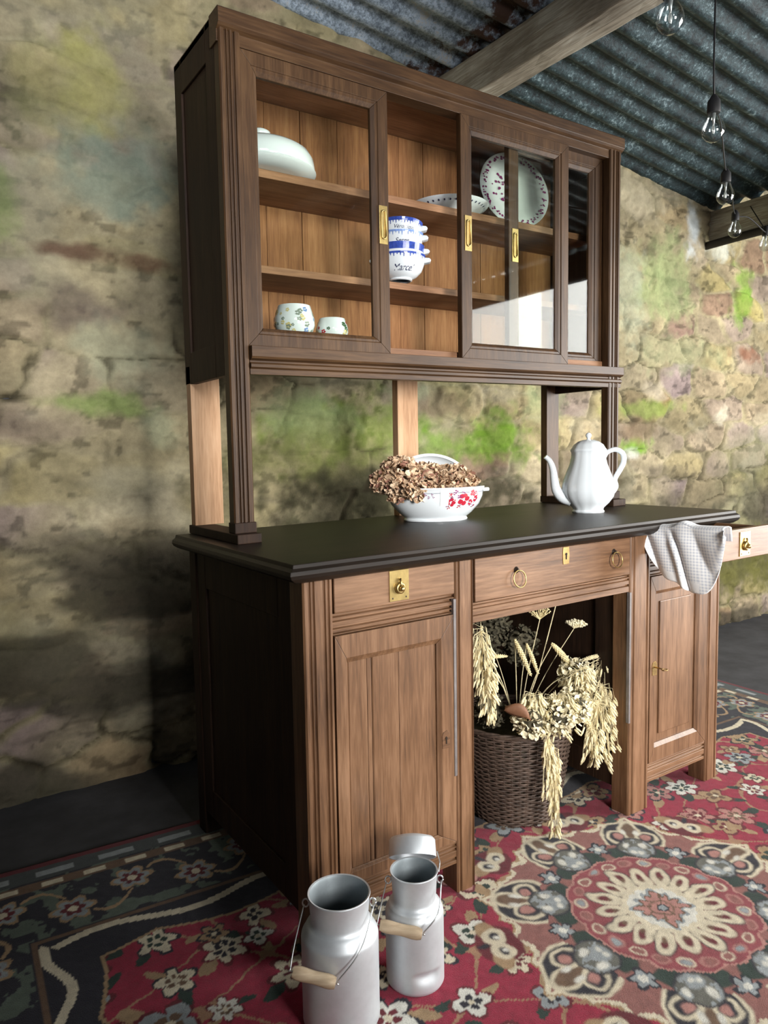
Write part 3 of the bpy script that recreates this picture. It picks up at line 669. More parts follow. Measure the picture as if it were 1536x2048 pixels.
# bottom rail (two steps), slightly proud of the posts
b = MB().prism([(YF + .03, 1.292), (YF + .002, 1.292), (YF + .002, 1.306), (YF - .004, 1.310), (YF - .004, 1.318), (YF + .003, 1.322), (YF + .003, 1.327), (YF - .008, 1.331), (YF - .012, 1.336), (YF - .012, 1.362), (YF + .03, 1.362)], 0, .071, XR + .010)
dp(b, 'lower_rail', M_hx, .0008)
dp(MB().box(XL + .02, XR - .002, YF + .03, YB - .005, 1.355, 1.385), 'cupboard_floor', M_shelf)
dp(MB().box(XL + .02, XR - .002, YF + .03, YB - .005, H - .035, H - .02), 'cupboard_top', M_shelf)
b = MB().prism([(YF + .05, H - .075), (YF + .006, H - .075), (YF + .006, H - .048), (YF - .004, H - .042), (YF - .010, H - .036), (YF - .010, H - .004), (YF - .006, H), (YF + .05, H)], 0, XL - .004, XR + .006)
dp(b, 'cornice', M_hx, .001)
dp(MB().box(XL, XR, YF + .05, YB, H - .018, H), 'hutch_roof', M_hx, .001)
for x0, x1 in ((XL, XL + .02), (XR - .02, XR)):
    b = MB().box(x0, x1, YF + .032, YF + .09, GB, H - .002).box(x0, x1, YB - .05, YB, GB, H - .002).box(x0, x1, YF + .09, YB - .05, H - .09, H - .002).box(x0, x1, YF + .09, YB - .05, GB, GB + .085)
    m = (x0 + x1) / 2; b.box(m - .004, m + .004, YF + .08, YB - .04, GB + .07, H - .08)
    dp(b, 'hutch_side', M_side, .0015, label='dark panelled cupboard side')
# back boards
e = [XL + .02]; rnd = random.Random(3)
while e[-1] < XR - .16: e.append(e[-1] + rnd.uniform(.10, .15))
e[-1] = XR - .02
b = MB()
for i in range(len(e) - 1): b.box(e[i] + .0008, e[i + 1] - .0008, YB - .012 - .001 * (i % 2), YB - .001, GB + .05, H - .036)
dp(b, 'back_boards', M_back, .0008, label='orange raw wood back boards')
dp(MB().box(XL + .03, XR - .03, YB - .001, YB + .004, GB + .05, H - .036), 'back_backing', M_gap, 0)
dp(MB().box(XL + .02, XR - .02, YF + .105, YB - .013, 1.820, 1.842), 'shelf', M_shelf, .001, label='upper shelf')
dp(MB().box(XL + .02, XR - .02, YF + .105, YB - .013, 1.572, 1.592), 'shelf', M_shelf, .001, label='lower shelf')
# glazed sliding doors
def glass_door(x0, x1, z0, z1, y, wl, wr, wb, wt, hx, hz, label):
    b = frame(MB(), x0, x1, z0, z1, wl, wr, wb, wt, [(0, y + .002), (.03, y), (.62, y), (.66, y + .003), (.80, y + .003), (1, y + .010)], y + .020)
    d_ = dp(b, 'glass_door', M_hz, .0006, label=label)
    dp(MB().box(x0 + wl - .004, x1 - wr + .004, y + .0125, y + .0145, z0 + wb - .004, z1 - wt + .004), 'pane', M_glass, 0, d_)
    pts = []
    b = MB().box(hx - .0135, hx + .0135, y - .002, y + .0005, hz - .052, hz + .052)
    dp(b, 'handle_plate', M_brass, .0008, d_, label='brass recessed handle plate')
    o_ = [(hx + .007 * math.cos(a), y - .0035, hz + (.030 if math.sin(a) > 0 else -.030) + .008 * math.sin(a)) for a in [2 * PI * i / 24 for i in range(25)]]
    dp(MB().tube(o_, .0022, 6), 'handle', M_brass, 0, d_, smooth=True)
    return d_
glass_door(.069, .503, 1.363, 2.076, YF + .004, .046, .052, .047, .052, .483, 1.716, 'left sliding glazed door')
glass_door(.765, 1.232, 1.363, 2.080, YF + .004, .050, .055, .050, .052, .792, 1.736, 'centre sliding glazed door')
glass_door(.985, 1.434, 1.363, 2.080, YF + .031, .052, .060, .050, .052, 1.012, 1.735, 'right sliding glazed door, slid behind the centre one')

# ------------------------------------------------------------------ lettering
def text_geo(s, size, shear=.25):
    cu = bpy.data.curves.new('t', 'FONT'); cu.body = s; cu.size = size; cu.shear = shear; cu.align_x = 'CENTER'; cu.resolution_u = 3
    o = bpy.data.objects.new('t', cu); COL.objects.link(o); bpy.context.view_layer.update()
    me = o.to_mesh(); vs = [v.co.copy() for v in me.vertices]; fs = [list(p.vertices) for p in me.polygons]
    o.to_mesh_clear(); bpy.data.objects.remove(o); bpy.data.curves.remove(cu); return vs, fs
# ------------------------------------------------------------------ named bowls, stacked on the lower shelf
bowl_prof = [(.030, 0), (.034, .002), (.033, .006), (.046, .012), (.060, .026), (.0675, .045), (.070, .062), (.0715, .070), (.069, .070), (.066, .060), (.060, .034), (.045, .018), (.0, .012)]
def rad_at(z):
    for (r0, z0), (r1, z1) in zip(bowl_prof[:7], bowl_prof[1:8]):
        if z0 <= z <= z1: return r0 + (r1 - r0) * (z - z0) / max(1e-6, z1 - z0)
    return .0715
BZ = 1.592 + .012 * .4 + .001
names = ['Marcel', 'Michel', 'Serge', 'Véronique']
zs = [0, .028, .064, .097]
S = Vector((.83, -.56, 0)); T = Vector((-.56, -.83, 0))
for i in range(4):
    sc_ = [1.06, 1.02, .98, .93][i]
    lab = ['white handled bowl with blue comb rim, at the bottom of the stack of four', 'white handled bowl with dark blue rim, second from the bottom of the stack', 'white handled bowl with pale blue rim, third from the bottom of the stack', 'white handled bowl with cobalt speckled rim, on top of the stack of four'][i]
    t = thing('name_bowl', lab, 'bowl', (.607, .487, BZ + zs[i]), math.atan2(-.56, .83) + [.0, .1, -.05, .05][i], 'handled bowls stacked on the lower shelf')
    if i == 2: t.rotation_euler.x = .03
    if i == 3: t.rotation_euler.x = -.05; t.rotation_euler.y = .04
    b = MB().lathe([(r * sc_, z) for r, z in bowl_prof], 40); b.build('bowl_body', M_china, t, smooth=True, angle=50)
    zb = (.052, .0715) if i in (1, 3) else (.060, .0715)
    zz = [zb[0] + (zb[1] - zb[0]) * k / 4 for k in range(5)]
    b = MB(); nseg = 48
    if i == 1: b.lathe([(rad_at(min(z, .07)) * sc_ + .0006, z) for z in zz], nseg)
    else:
        b.lathe([(rad_at(min(z, .07)) * sc_ + .0006, z) for z in zz[2:]], nseg)
        for k in range(nseg):          # comb strokes
            a = 2 * PI * k / nseg; h = .004 + .006 * ((k * 7) % 5) / 4
            for (da) in (0,):
                p = []
                for (aa, z) in ((a - .022, zz[2]), (a + .022, zz[2]), (a + .012, zz[2] - h), (a - .012, zz[2] - h)):
                    r_ = rad_at(z) * sc_ + .0007; p.append((r_ * math.cos(aa), r_ * math.sin(aa), z))
                b.add(p, [(0, 3, 2, 1)])
    b.build('rim_band', M_bluel if i == 2 else M_blue, t, smooth=False, label='painted blue rim')
    sd = 1 if i != 2 else .8
    for sg in (-1, 1):
        MB().prism([(.066 * sc_, .050), (.085 * sc_, .054), (.088 * sc_, .060), (.082 * sc_, .066), (.066 * sc_, .067)] if sg > 0 else [(-.066 * sc_, .067), (-.082 * sc_, .066), (-.088 * sc_, .060), (-.085 * sc_, .054), (-.066 * sc_, .050)], 1, -.014, .014).build('handle', M_china, t, bevel=.004)
    vs, fs = text_geo(names[i], [.024, .014, .018, .015][i], .35)
    zc = [.020, .030, .036, .040][i]
    tv = []
    for v in vs:
        z = zc + v.y; r_ = rad_at(max(.006, min(.07, z))) * sc_ + .0009; a = -PI / 2 + .12 + v.x / (.066 * sc_); tv.append((r_ * math.cos(a), r_ * math.sin(a), z))
    MB().add(tv, fs).build('lettering', M_ink, t)
# ------------------------------------------------------------------ pieces on the upper shelf
ZU = 1.842 + .0125 * 0
t = thing('covered_dish', 'white lidded dish on the upper shelf behind the left glazed door', 'dish', (.203, .575, ZU))
MB().lathe([(.0, 0), (.11, 0), (.125, .003), (.148, .012), (.152, .018), (.149, .021)], 48, cap=False).build('dish_body', M_china, t, smooth=True, angle=40)
lid = MB().lathe([(.147, .021), (.149, .026), (.146, .050), (.136, .068), (.118, .080), (.09, .087), (.05, .090), (0, .091)], 48).build('lid', M_china, t, smooth=True, angle=40)
MB().lathe([(.0, .088), (.016, .090), (.013, .097), (.018, .108), (.030, .116), (.029, .128), (.016, .136), (0, .138)], 20).build('knob', M_china, lid, smooth=True)
def floral(mb_list, cx, cz, R, seed, fn, n=5):
    rnd = random.Random(seed)
    for k in range(n):
        a = 2 * PI * k / n + rnd.uniform(-.2, .2); u = cx + R * .55 * math.cos(a); v = cz + R * .55 * math.sin(a)
        pts = []
        for q in range(8):
            t_ = 2 * PI * q / 8; pu = u + R * .42 * math.cos(t_) ; pv = v + R * .30 * math.sin(t_); pts.append(fn(pu, pv))
        mb_list.add(pts, [tuple(range(8))])
t = thing('display_plate', 'white dinner plate with purple rim pattern, standing upright on the upper shelf behind glass', 'plate', (1.175, .60, ZU + .002 + .0115), 0)
tilt = Matrix.Rotation(math.radians(78), 4, 'X'); Mp = Matrix.Translation((0, 0, .136)) @ Matrix.Rotation(math.radians(-12), 4, 'Z') @ tilt
MB().lathe([(0, -.004), (.075, -.004), (.08, -.001), (.095, .009), (.135, .017), (.138, .019), (.134, .020), (.095, .012), (.08, .004), (0, .0)], 56, M=Mp).build('plate_body', M_china, t, smooth=True, angle=50)
b = MB(); rnd = random.Random(5)
for k in range(46):
    a = 2 * PI * k / 46 + rnd.uniform(-.04, .04)
    for q in range(3):
        r0 = rnd.uniform(.112, .129); aa = a + rnd.uniform(-.05, .05); s = rnd.uniform(.0025, .005); zf = .0175 + (r0 - .112) * .12
        b.add([Mp @ Vector((r0 * math.cos(aa) + s * math.cos(j * PI / 3), r0 * math.sin(aa) + s * math.sin(j * PI / 3), zf)) for j in range(6)], [tuple(range(6))])
for k in range(20):
    a = rnd.uniform(2.2, 3.9); r0 = rnd.uniform(.04, .085); s = rnd.uniform(.003, .006)
    b.add([Mp @ Vector((r0 * math.cos(a) + s * math.cos(j * PI / 3), r0 * math.sin(a) + s * math.sin(j * PI / 3), .0055 + max(0, r0 - .075) * .4)) for j in range(6)], [tuple(range(6))])
b.build('rim_pattern', M_pink, t, label='purple floral rim pattern')
t = thing('shallow_dish', 'white patterned shallow dish lying on the upper shelf behind the centre door stile', 'dish', (.875, .585, ZU + .008), 0)
MB().lathe([(0, 0), (.07, 0), (.075, .006), (.10, .016), (.128, .032), (.131, .036), (.127, .036), (.10, .020), (.07, .009), (0, .006)], 48).build('dish_body', M_china, t, smooth=True, angle=50)
b = MB(); rnd = random.Random(8)
for k in range(40):
    a = 2 * PI * k / 40; r0 = .117; s = .004; z = .0255
    b.add([((r0 + .004 * math.cos(j * PI / 3)) * math.cos(a + s * 6 * math.sin(j * PI / 3)), (r0 + .004 * math.cos(j * PI / 3)) * math.sin(a + s * 6 * math.sin(j * PI / 3)), z + .004 * math.cos(j * PI / 3) * .6 - .001) for j in range(6)], [tuple(range(6))])
b.build('rim_pattern', M_ink, t)
# ------------------------------------------------------------------ cups on the cupboard floor
ZF = 1.385 + .0125
def flowered_cup(name, label, x, y, R, h, cols, seed):
    t = thing(name, label, 'cup', (x, y, ZF), math.atan2(-.56, .83))
    prof = [(.0, 0), (R * .62, 0), (R * .66, h * .04), (R * .85, h * .16), (R * 1.0, h * .42), (R * .99, h * .62), (R * .86, h * .88), (R * .80, h), (R * .77, h), (R * .82, h * .86), (R * .93, h * .6), (R * .9, h * .35), (R * .6, h * .1), (0, h * .06)]
    MB().lathe(prof, 40).build('cup_body', M_china, t, smooth=True, angle=60)
    def rr(z):
        z = max(0, min(h, z))
        for (r0, z0), (r1, z1) in zip(prof[1:7], prof[2:8]):
            if z0 <= z <= z1: return r0 + (r1 - r0) * (z - z0) / max(1e-6, z1 - z0)
        return R * .8
    rnd = random.Random(seed)
    for c, (m, n) in enumerate(cols):
        b = MB()
        for k in range(n):
            u = rnd.uniform(0, 2 * PI); v = rnd.uniform(h * .2, h * .85)
            floral(b, u * R, v, rnd.uniform(.004, .010), k + seed, lambda a, z: ((rr(z) + .0006 + c * .0002) * math.cos(a / R), (rr(z) + .0006 + c * .0002) * math.sin(a / R), z))
        b.build('painted_flowers', m, t)
M_yel = plain('yellow_glaze', (.62, .52, .24), .25); M_gry = plain('grey_green_glaze', (.22, .26, .22), .25)
flowered_cup('sugar_bowl', 'round pot painted with yellow and grey flowers behind the left glass door', .240, .47, .055, .090, [(M_yel, 26), (M_gry, 34), (M_bluel, 6)], 1)
flowered_cup('tea_cup', 'low white cup with small pink flowers, right of the yellow flowered pot', .358, .47, .045, .066, [(M_red, 12), (M_leafg, 10), (M_yel, 6)], 2)

# ------------------------------------------------------------------ things on the counter
def ctop(x): return CT + .012 * (x - .2)
TA = math.radians(-17)
tureen = t = thing('tureen', 'white oval tureen with red painted flowers on the dark counter, holding dried petals', 'tureen', (.722, .475, ctop(.735)), TA)
tp = [(.0, 0), (.102, 0), (.104, .004), (.100, .010), (.118, .024), (.142, .050), (.153, .075), (.156, .098), (.160, .101), (.159, .105), (.152, .105), (.148, .09), (.13, .05), (.1, .02), (0, .012)]
SY = .74
MB().lathe(tp, 64, sy=SY).build('bowl_body', M_china, t, smooth=True, angle=50)
for sg in (-1, 1):
    MB().prism([(sg * .150, -.030), (sg * .176, -.022), (sg * .181, 0), (sg * .176, .022), (sg * .150, .030)][::sg], 2, .086, .098).build('handle', M_china, t, bevel=.004, smooth=True, angle=40)
def tr(z):
    for (r0, z0), (r1, z1) in zip(tp[3:7], tp[4:8]):
        if z0 <= z <= z1: return r0 + (r1 - r0) * (z - z0) / (z1 - z0)
    return .156
def ton(a, z, k=.0008): r_ = tr(z) + k; return (r_ * math.cos(a), r_ * SY * math.sin(a), z)
b = MB(); L0 = MB(); PU = MB(); GR = MB()
n = 80
for k in range(n):
    a = 2 * PI * k / n; a2 = 2 * PI * (k + 1) / n
    L0.add([ton(a, .0885), ton(a2, .0885), ton(a2, .0897), ton(a, .0897)], [(0, 1, 2, 3)])
L0.build('rim_line', M_ink, t)
rnd = random.Random(6)
def blossom(mb, a, z, R, n=5):
    for k in range(n):
        t_ = 2 * PI * k / n + rnd.uniform(-.3, .3); u, v = R * .6 * math.cos(t_), R * .6 * math.sin(t_); rp = R * rnd.uniform(.35, .48)
        mb.add([ton(a + (u + rp * math.cos(j * PI / 4)) / .135, z + v + rp * .85 * math.sin(j * PI / 4), .0009 + .0001 * k) for j in range(8)], [tuple(range(8))])
a0 = -PI / 2 + .42
for (da, z, R) in ((-.07, .068, .020), (-.37, .060, .015), (.14, .058, .010), (.17, .086, .011), (.29, .068, .011)): blossom(b, a0 + da, z, R)
for k in range(34): 
    a = a0 + rnd.uniform(-.46, .34); z = rnd.uniform(.044, .094); blossom(PU if k % 2 else b, a, z, rnd.uniform(.0035, .006), 3)
for k in range(16): a = a0 + rnd.uniform(-.46, .34); z = rnd.uniform(.042, .09); blossom(GR, a, z, rnd.uniform(.002, .0032), 2)
for k in range(7): blossom(PU, -PI / 2 - .42 + rnd.uniform(-.11, .11), .080 + rnd.uniform(-.008, .010), .0035, 3)
b.build('painted_flowers', M_red, t, label='painted red roses'); PU.build('painted_buds', M_pink, t); GR.build('painted_leaves', M_leafg, t)
tb = MB(); aa = -PI / 2 + .0 - .18
tb.v = []
for i in range(5):
    for j in range(5): tb.v.append(ton(aa + i * .045, .050 + j * .0115, .0016))
tb.f = [[i * 5 + j, (i + 1) * 5 + j, (i + 1) * 5 + j + 1, i * 5 + j + 1] for i in range(4) for j in range(4)]; tb.m = [0] * 16
tb.build('tape_piece', M_tape, t, label='strip of white tape')
# lid, standing up in the back of the tureen
lp = [(.150, 0), (.156, .002), (.157, .009), (.150, .016), (.135, .030), (.10, .045), (.05, .053), (0, .055), ]
lin = [(.144, .002), (.143, .012), (.125, .026), (.09, .039), (.045, .047), (0, .048)]
Ml = Matrix.Translation((.004, .040, .104)) @ Matrix.Rotation(math.radians(-102), 4, 'X')
lidt = MB().lathe([(r * .905, z) for r, z in lp], 64, sy=SY * 1.02, M=Ml).lathe([(.1358, 0), (.130, .002)] + [(r * .905, z) for r, z in lin], 64, sy=SY * 1.02, M=Ml).build('lid', M_china, tureen, smooth=True, angle=50, label='white lid standing open behind the petals')
MB().lathe([(.012, .05), (.009, .058), (.014, .064), (.010, .070), (0, .072)], 16, M=Ml).build('knob', M_china, lidt, smooth=True)
# petals
def petal(mb, c, s, rnd):
    M = Matrix.Rotation(rnd.uniform(0, 6.28), 4, 'Z') @ Matrix.Rotation(rnd.uniform(-1.2, 1.2), 4, 'X') @ Matrix.Rotation(rnd.uniform(-1.2, 1.2), 4, 'Y')
    pts = []; cu = rnd.uniform(.3, .9)
    for (u, v) in ((-1, 0), (-.6, .7), (.2, .85), (1, .3), (.9, -.5), (.1, -.85), (-.7, -.6), (0, 0)):
        pts.append(Vector(c) + M @ Vector((u * s, v * s * .8, cu * s * (u * u + v * v) * .6 + rnd.uniform(-.15, .15) * s)))
    mb.add(pts, [(7, k, (k + 1) % 7) for k in range(7)])
rnd = random.Random(12)
pm = MB(); ca, sa = math.cos(TA), math.sin(TA)
def loc2w(x, y, z): return (x * ca - y * sa, x * sa + y * ca, z)
def clump(mb, cx, cy, cz, rx, ry, rz, n, s):
    for k in range(n):
        v = Vector((rnd.gauss(0, 1), rnd.gauss(0, 1), rnd.gauss(0, 1))).normalized() * rnd.uniform(.75, 1.02)
        mb.mi = 0 if rnd.random() < .55 else (1 if rnd.random() < .68 else 2)
        petal(mb, (cx + v.x * rx, cy + v.y * ry, cz + v.z * rz), s * rnd.uniform(.7, 1.35), rnd)
clump(pm, -.125, -.030, .150, .066, .050, .050, 520, .0100)
clump(pm, -.150, -.070, .100, .034, .024, .040, 160, .0095)
clump(pm, -.185, -.035, .125, .034, .03, .036, 170, .0095)
clump(pm, -.095, -.090, .095, .040, .018, .032, 150, .0090)
clump(pm, -.04, -.01, .138, .070, .055, .040, 420, .0100)
clump(pm, .04, -.015, .132, .070, .055, .038, 400, .0100)
clump(pm, .085, -.01, .120, .050, .055, .034, 260, .0095)
clump(pm, -.02, -.01, .100, .130, .080, .010, 300, .0095)
po = pm.build('dried_petals', [M_pet, M_pet2, M_pet3], None)
po.location = (.722, .475, ctop(.735)); po.rotation_euler = (0, 0, TA)
setp(po, 'heap of tan dried hydrangea petals filling the white tureen', 'dried petals', kind='stuff')

# coffee pot
PX, PY = 1.212, .285
t = thing('coffee_pot', 'tall white porcelain coffee pot with curved spout at the right end of the counter', 'coffee pot', (PX, PY, ctop(PX)), math.atan2(-.56, .83) + .0)
pp = [(.0, 0), (.050, 0), (.052, .004), (.048, .010), (.050, .016), (.066, .032), (.080, .052), (.0855, .075), (.082, .100), (.071, .130), (.060, .158), (.055, .180), (.0545, .196), (.058, .203), (.055, .203), (.050, .196), (.0, .19)]
MB().lathe(pp, 72, lobes=12, lam=.025).build('pot_body', M_china, t, smooth=True, angle=50)
lid = MB().lathe([(.056, .203), (.0575, .206), (.054, .210), (.047, .222), (.034, .232), (.018, .238), (.0, .240)], 60, lobes=12, lam=.03).build('lid', M_china, t, smooth=True)
MB().lathe([(0, .236), (.007, .238), (.005, .243), (.009, .249), (.010, .254), (.006, .260), (0, .262)], 16).build('knob', M_china, lid, smooth=True)
sp = cr([(-.060, 0, .045), (-.086, 0, .052), (-.105, 0, .075), (-.112, 0, .110), (-.117, 0, .145), (-.128, 0, .172), (-.142, 0, .186)], 6)
rs_ = [.026 - (.026 - .0075) * (i / (len(sp) - 1)) ** .55 for i in range(len(sp))]; rs_[-1] = .0085
MB().tube(sp, rs_, 18).build('spout', M_china, t, smooth=True, angle=50)
hd = cr([(.052, 0, .178), (.062, 0, .196), (.088, 0, .205), (.112, 0, .192), (.116, 0, .165), (.104, 0, .138), (.088, 0, .108), (.092, 0, .082), (.078, 0, .058)], 7)
MB().tube(hd, [.0065 + .0025 * math.sin(PI * i / (len(hd) - 1)) for i in range(len(hd))], 12).build('handle', M_china, t, smooth=True, angle=50)

# gingham cloth over the open drawer's side
t_cl = bpy.data.meshes.new('gingham_cloth')
nu, nv = 60, 44; V = []; UV = []
rnd = random.Random(9)
for j in range(nv):
    for i in range(nu):
        s = i / (nu - 1)            # along the drawer side: 0 near the dresser, 1 near the drawer front
        q = j / (nv - 1)            # down
        y = .012 - .245 * s
        # depth of the hanging edge: quarter-disc outline with its lowest point near the front
        L = .178 * (1 - max(0, (.74 - s) / .74) ** 2.1) ** .62 if s < .74 else .178 * (1 - max(0, (s - .74) / .26) ** 3.0 * .90)
        top = .858 + .010 * s + .012 * math.exp(-((s - .48) / .10) ** 2)
        z = top - max(L, .002) * q
        # gather towards the top left, radial folds
        yy = y + .030 * q * (s - .5) * (-1) * (1 if s > .74 else .25)
        ang_ = math.atan2(max(1e-3, q * L), max(1e-3, 1.05 - s)) if True else 0
        fold = .008 * math.sin(9 * s - 3.0 * q + .8) * min(1, q * 3 + .2) + .006 * math.exp(-((s - .30 - .28 * q) / .05) ** 2) * 1.8 * min(1, q * 3)
        x = 1.150 - .006 - abs(fold) * 1.1 - .010 * q
        V.append((x, yy, z)); UV.append((y * 1.0 + .10 * q * .2 + .3, (z) * 1.0))
over = []
# fold going over the edge into the drawer
nb = 8
for j in range(nb):
    for i in range(nu):
        s = i / (nu - 1); y = .012 - .245 * s; top = .858 + .010 * s + .012 * math.exp(-((s - .48) / .10) ** 2)
        a = PI * j / (nb - 1)
        x = 1.144 + .018 - .018 * math.cos(a); z = top + .006 * math.sin(a) - (.035 if j == nb - 1 else 0) * 1
        V.append((x + (.004 if j == nb - 1 else 0), y, z)); UV.append((y + .3, .87 + j * .004))
F = [[j * nu + i, j * nu + i + 1, (j + 1) * nu + i + 1, (j + 1) * nu + i] for j in range(nv - 1) for i in range(nu - 1)]
o0 = nv * nu
F += [[o0 + j * nu + i, o0 + (j + 1) * nu + i, o0 + (j + 1) * nu + i + 1, o0 + j * nu + i + 1] for j in range(nb - 1) for i in range(nu - 1)]
t_cl.from_pydata(V, [], F); uvl = t_cl.uv_layers.new(name='cloth')
for lp_ in t_cl.loops: uvl.data[lp_.index].uv = UV[lp_.vertex_index]
t_cl.polygons.foreach_set('use_smooth', [True] * len(t_cl.polygons)); t_cl.materials.append(M_ging); t_cl.materials.append(M_cotton)
for p in t_cl.polygons:
    vi = p.vertices[0]
    if vi < o0:
        j, i = divmod(vi, nu); s = i / (nu - 1)
        if s < .74 and (j > nv - 9): p.material_index = 1
co = bpy.data.objects.new('gingham_cloth', t_cl); COL.objects.link(co)
md = co.modifiers.new('solid', 'SOLIDIFY'); md.thickness = .0018
setp(co, 'white and pale blue gingham cloth hanging over the edge of the open right drawer', 'cloth')

# ------------------------------------------------------------------ basket with dried flowers
BX, BY = .83, .245
t = thing('wicker_basket', 'dark brown wicker basket standing on the carpet in the kneehole of the dresser', 'basket', (BX, BY, .001))
b = MB(); hB = .284; nst = 44; rows = 40
def br(z): return .128 + (.176 - .128) * (z / hB) ** .8
for k in range(rows):
    z = .006 + (hB - .012) * k / (rows - 1); pts = []
    for j in range(nst * 2 + 1):
        a = 2 * PI * j / (nst * 2); r_ = br(z) + .0035 * math.cos(j * PI / 2 + (k % 2) * PI); pts.append((r_ * math.cos(a), r_ * math.sin(a), z + .002 * math.sin(a * 3 + k * .4)))
    b.tube(pts, .0036, 5, cap=False)
b.build('woven_side', M_wicker, t, smooth=True)
b = MB()
for j in range(nst): a = 2 * PI * (j + .5) / nst; b.tube([(br(z) * math.cos(a), br(z) * math.sin(a), z) for z in (.0, .07, .14, .2, hB)], .003, 5)
b.build('stakes', M_wicker, t)
b = MB()
for q in range(3): b.tube([((br(hB) + .004 * math.cos(8 * a + q * 2.1)) * math.cos(a), (br(hB) + .004 * math.cos(8 * a + q * 2.1)) * math.sin(a), hB + .004 * math.sin(8 * a + q * 2.1)) for a in [2 * PI * i / 120 for i in range(121)]], .0045, 6, cap=False)
b.build('braided_rim', M_wicker, t, smooth=True)
MB().lathe([(0, .004), (.128, .004), (.128, .010), (0, .010)], 40).build('basket_bottom', M_wicker, t)
MB().lathe([(.122, .01), (.164, .245), (0, .245)], 40).build('lining', M_dkfl, t)
RV = Vector((.83, -.56, 0)); TV = Vector((-.56, -.83, 0))
def spike_ear(mb, p0, p1, R, rnd, awn=.0):
    p0, p1 = Vector(p0), Vector(p1); d = (p1 - p0); n_ = int(d.length / .0032) + 4; dn = d.normalized(); x = dn.orthogonal().normalized(); y = dn.cross(x)
    for k in range(n_):
        t_ = k / n_; c = p0 + d * t_ + Vector((0, 0, -1)) * .25 * d.length * t_ * t_ * .3; rr = R * (.6 + .4 * math.sin(PI * min(1, t_ * 1.1)))
        for q in range(3):
            a = k * 1.3 + q * 2.09; o_ = x * math.cos(a) + y * math.sin(a)
            M = (dn + o_ * .5).normalized().to_track_quat('Z', 'X').to_matrix().to_4x4()
            mb.ball(c + o_ * rr * .6, (rr * .33, rr * .33, rr * .8), 5, 3, M)
def wheat(name, label, p0, p1, foot, R, seed, mat=M_wheat, group='wheat ears in the basket'):
    rnd = random.Random(seed); t = thing(name, label, 'dried wheat', foot, 0, group)
    L = Vector(foot); e = MB(); spike_ear(e, Vector(p0) - L, Vector(p1) - L, R, rnd); e.build('ear', mat, t, smooth=True)
    m_ = (Vector(p0) + L) / 2 + Vector((0, 0, .03)); MB().tube([p - L for p in cr([foot, m_, p0], 6)], .0012, 5).build('stem', M_oat, t)
ft = (BX, BY - .02, .24)
wl = [((.719, .12, .563), (.781, .12, .459), .008, 'drooping wheat ear at upper left of the basket bunch'), ((.774, .13, .540), (.821, .13, .451), .007, 'drooping wheat ear right beside the upper left one'),
      ((.868, .12, .527), (.953, .12, .450), .010, 'thick wheat ear arching at upper right of the basket bunch'), ((.896, .06, .385), (.955, .04, .265), .011, 'pale thick ear hanging in front of the oats on the right'),
      ((.986, .12, .456), (1.109, .12, .465), .007, 'long pale ear reaching out to the right towards the post'), ((.63, .13, .527), (.700, .13, .523), .006, 'short horizontal ear at the left beside the post'),
      ((.644, .12, .477), (.611, .12, .421), .008, 'pale ear hanging down at the left edge of the kneehole')]
for i, (a, b_, R, lb) in enumerate(wl): wheat('wheat_ear', lb, a, b_, ft, R, i, M_oat if i in (3, 4, 6) else M_wheat)
def oats(name, label, top, foot, n, L, W_, seed, down=True):
    rnd = random.Random(seed); t = thing(name, label, 'dried oats', foot, 0, 'oat sprays in the basket'); F0 = Vector(foot); T0 = Vector(top)
    st = MB(); gr = MB(); main = cr([foot, (F0 + T0) / 2 + Vector((0, 0, .04)), T0], 5); st.tube([p - F0 for p in main], .0011, 4)
    for k in range(n):
        f = rnd.random(); s0 = T0 + Vector((0, 0, -f * L * .25)); out = RV * rnd.uniform(-W_, W_) + TV * rnd.uniform(-.4, .8) * W_; tip = s0 + out + Vector((0, 0, -L * (.15 + .85 * f) + rnd.uniform(-.01, .01)))
        mid = (s0 + tip) / 2 + out * .25 + Vector((0, 0, .02)); st.tube([s0 - F0, mid - F0, tip - F0], .0006, 3)
        M = Vector((out.x * 1.2, out.y * 1.2, -.06)).normalized().to_track_quat('Z', 'X').to_matrix().to_4x4()
        gr.ball(tip - F0, (.0038, .0030, .0120), 5, 4, M)
        M2 = Vector((out.x * 1.2 + rnd.uniform(-.03, .03), out.y * 1.2, -.06)).normalized().to_track_quat('Z', 'X').to_matrix().to_4x4(); gr.ball(tip - F0 + Vector((.004, 0, .006)), (.003, .0022, .011), 5, 4, M2)
    st.build('stem', M_oat, t); gr.build('grains', M_oat, t, smooth=True)
ol = [((1.075, .11, .455), 46, .13, .045, 'oat spray hanging farthest right in the basket bunch'), ((1.03, .07, .39), 60, .16, .040, 'oat spray drooping at right, left of the farthest one'), ((.975, .04, .36), 60, .16, .040, 'oat spray drooping over the right of the basket rim'),
      ((.93, .03, .30), 30, .10, .03, 'short oat spray hanging over the basket rim at right'), ((.605, .13, .615), 60, .15, .032, 'oat spray at upper left edge of the kneehole'), ((.62, .12, .50), 40, .12, .025, 'oat spray hanging at left edge below the upper one'),
      ((.765, .04, .300), 46, .14, .016, 'oat spray hanging down the front of the basket, shorter strand'), ((.785, .035, .270), 60, .215, .016, 'long golden oat spray hanging lowest down the basket front'), ((.82, .06, .40), 60, .09, .05, 'oat spray lying in the middle above the cream flowers'), ((.74, .07, .42), 44, .08, .035, 'oat spray left of the middle above the cream flowers'), ((.93, .08, .45), 60, .10, .05, 'oat spray behind the arching ear at right')]
for i, (tp_, n_, L_, W__, lb) in enumerate(ol): oats('oat_spray', lb, tp_, ft, n_, L_, W__, 30 + i)
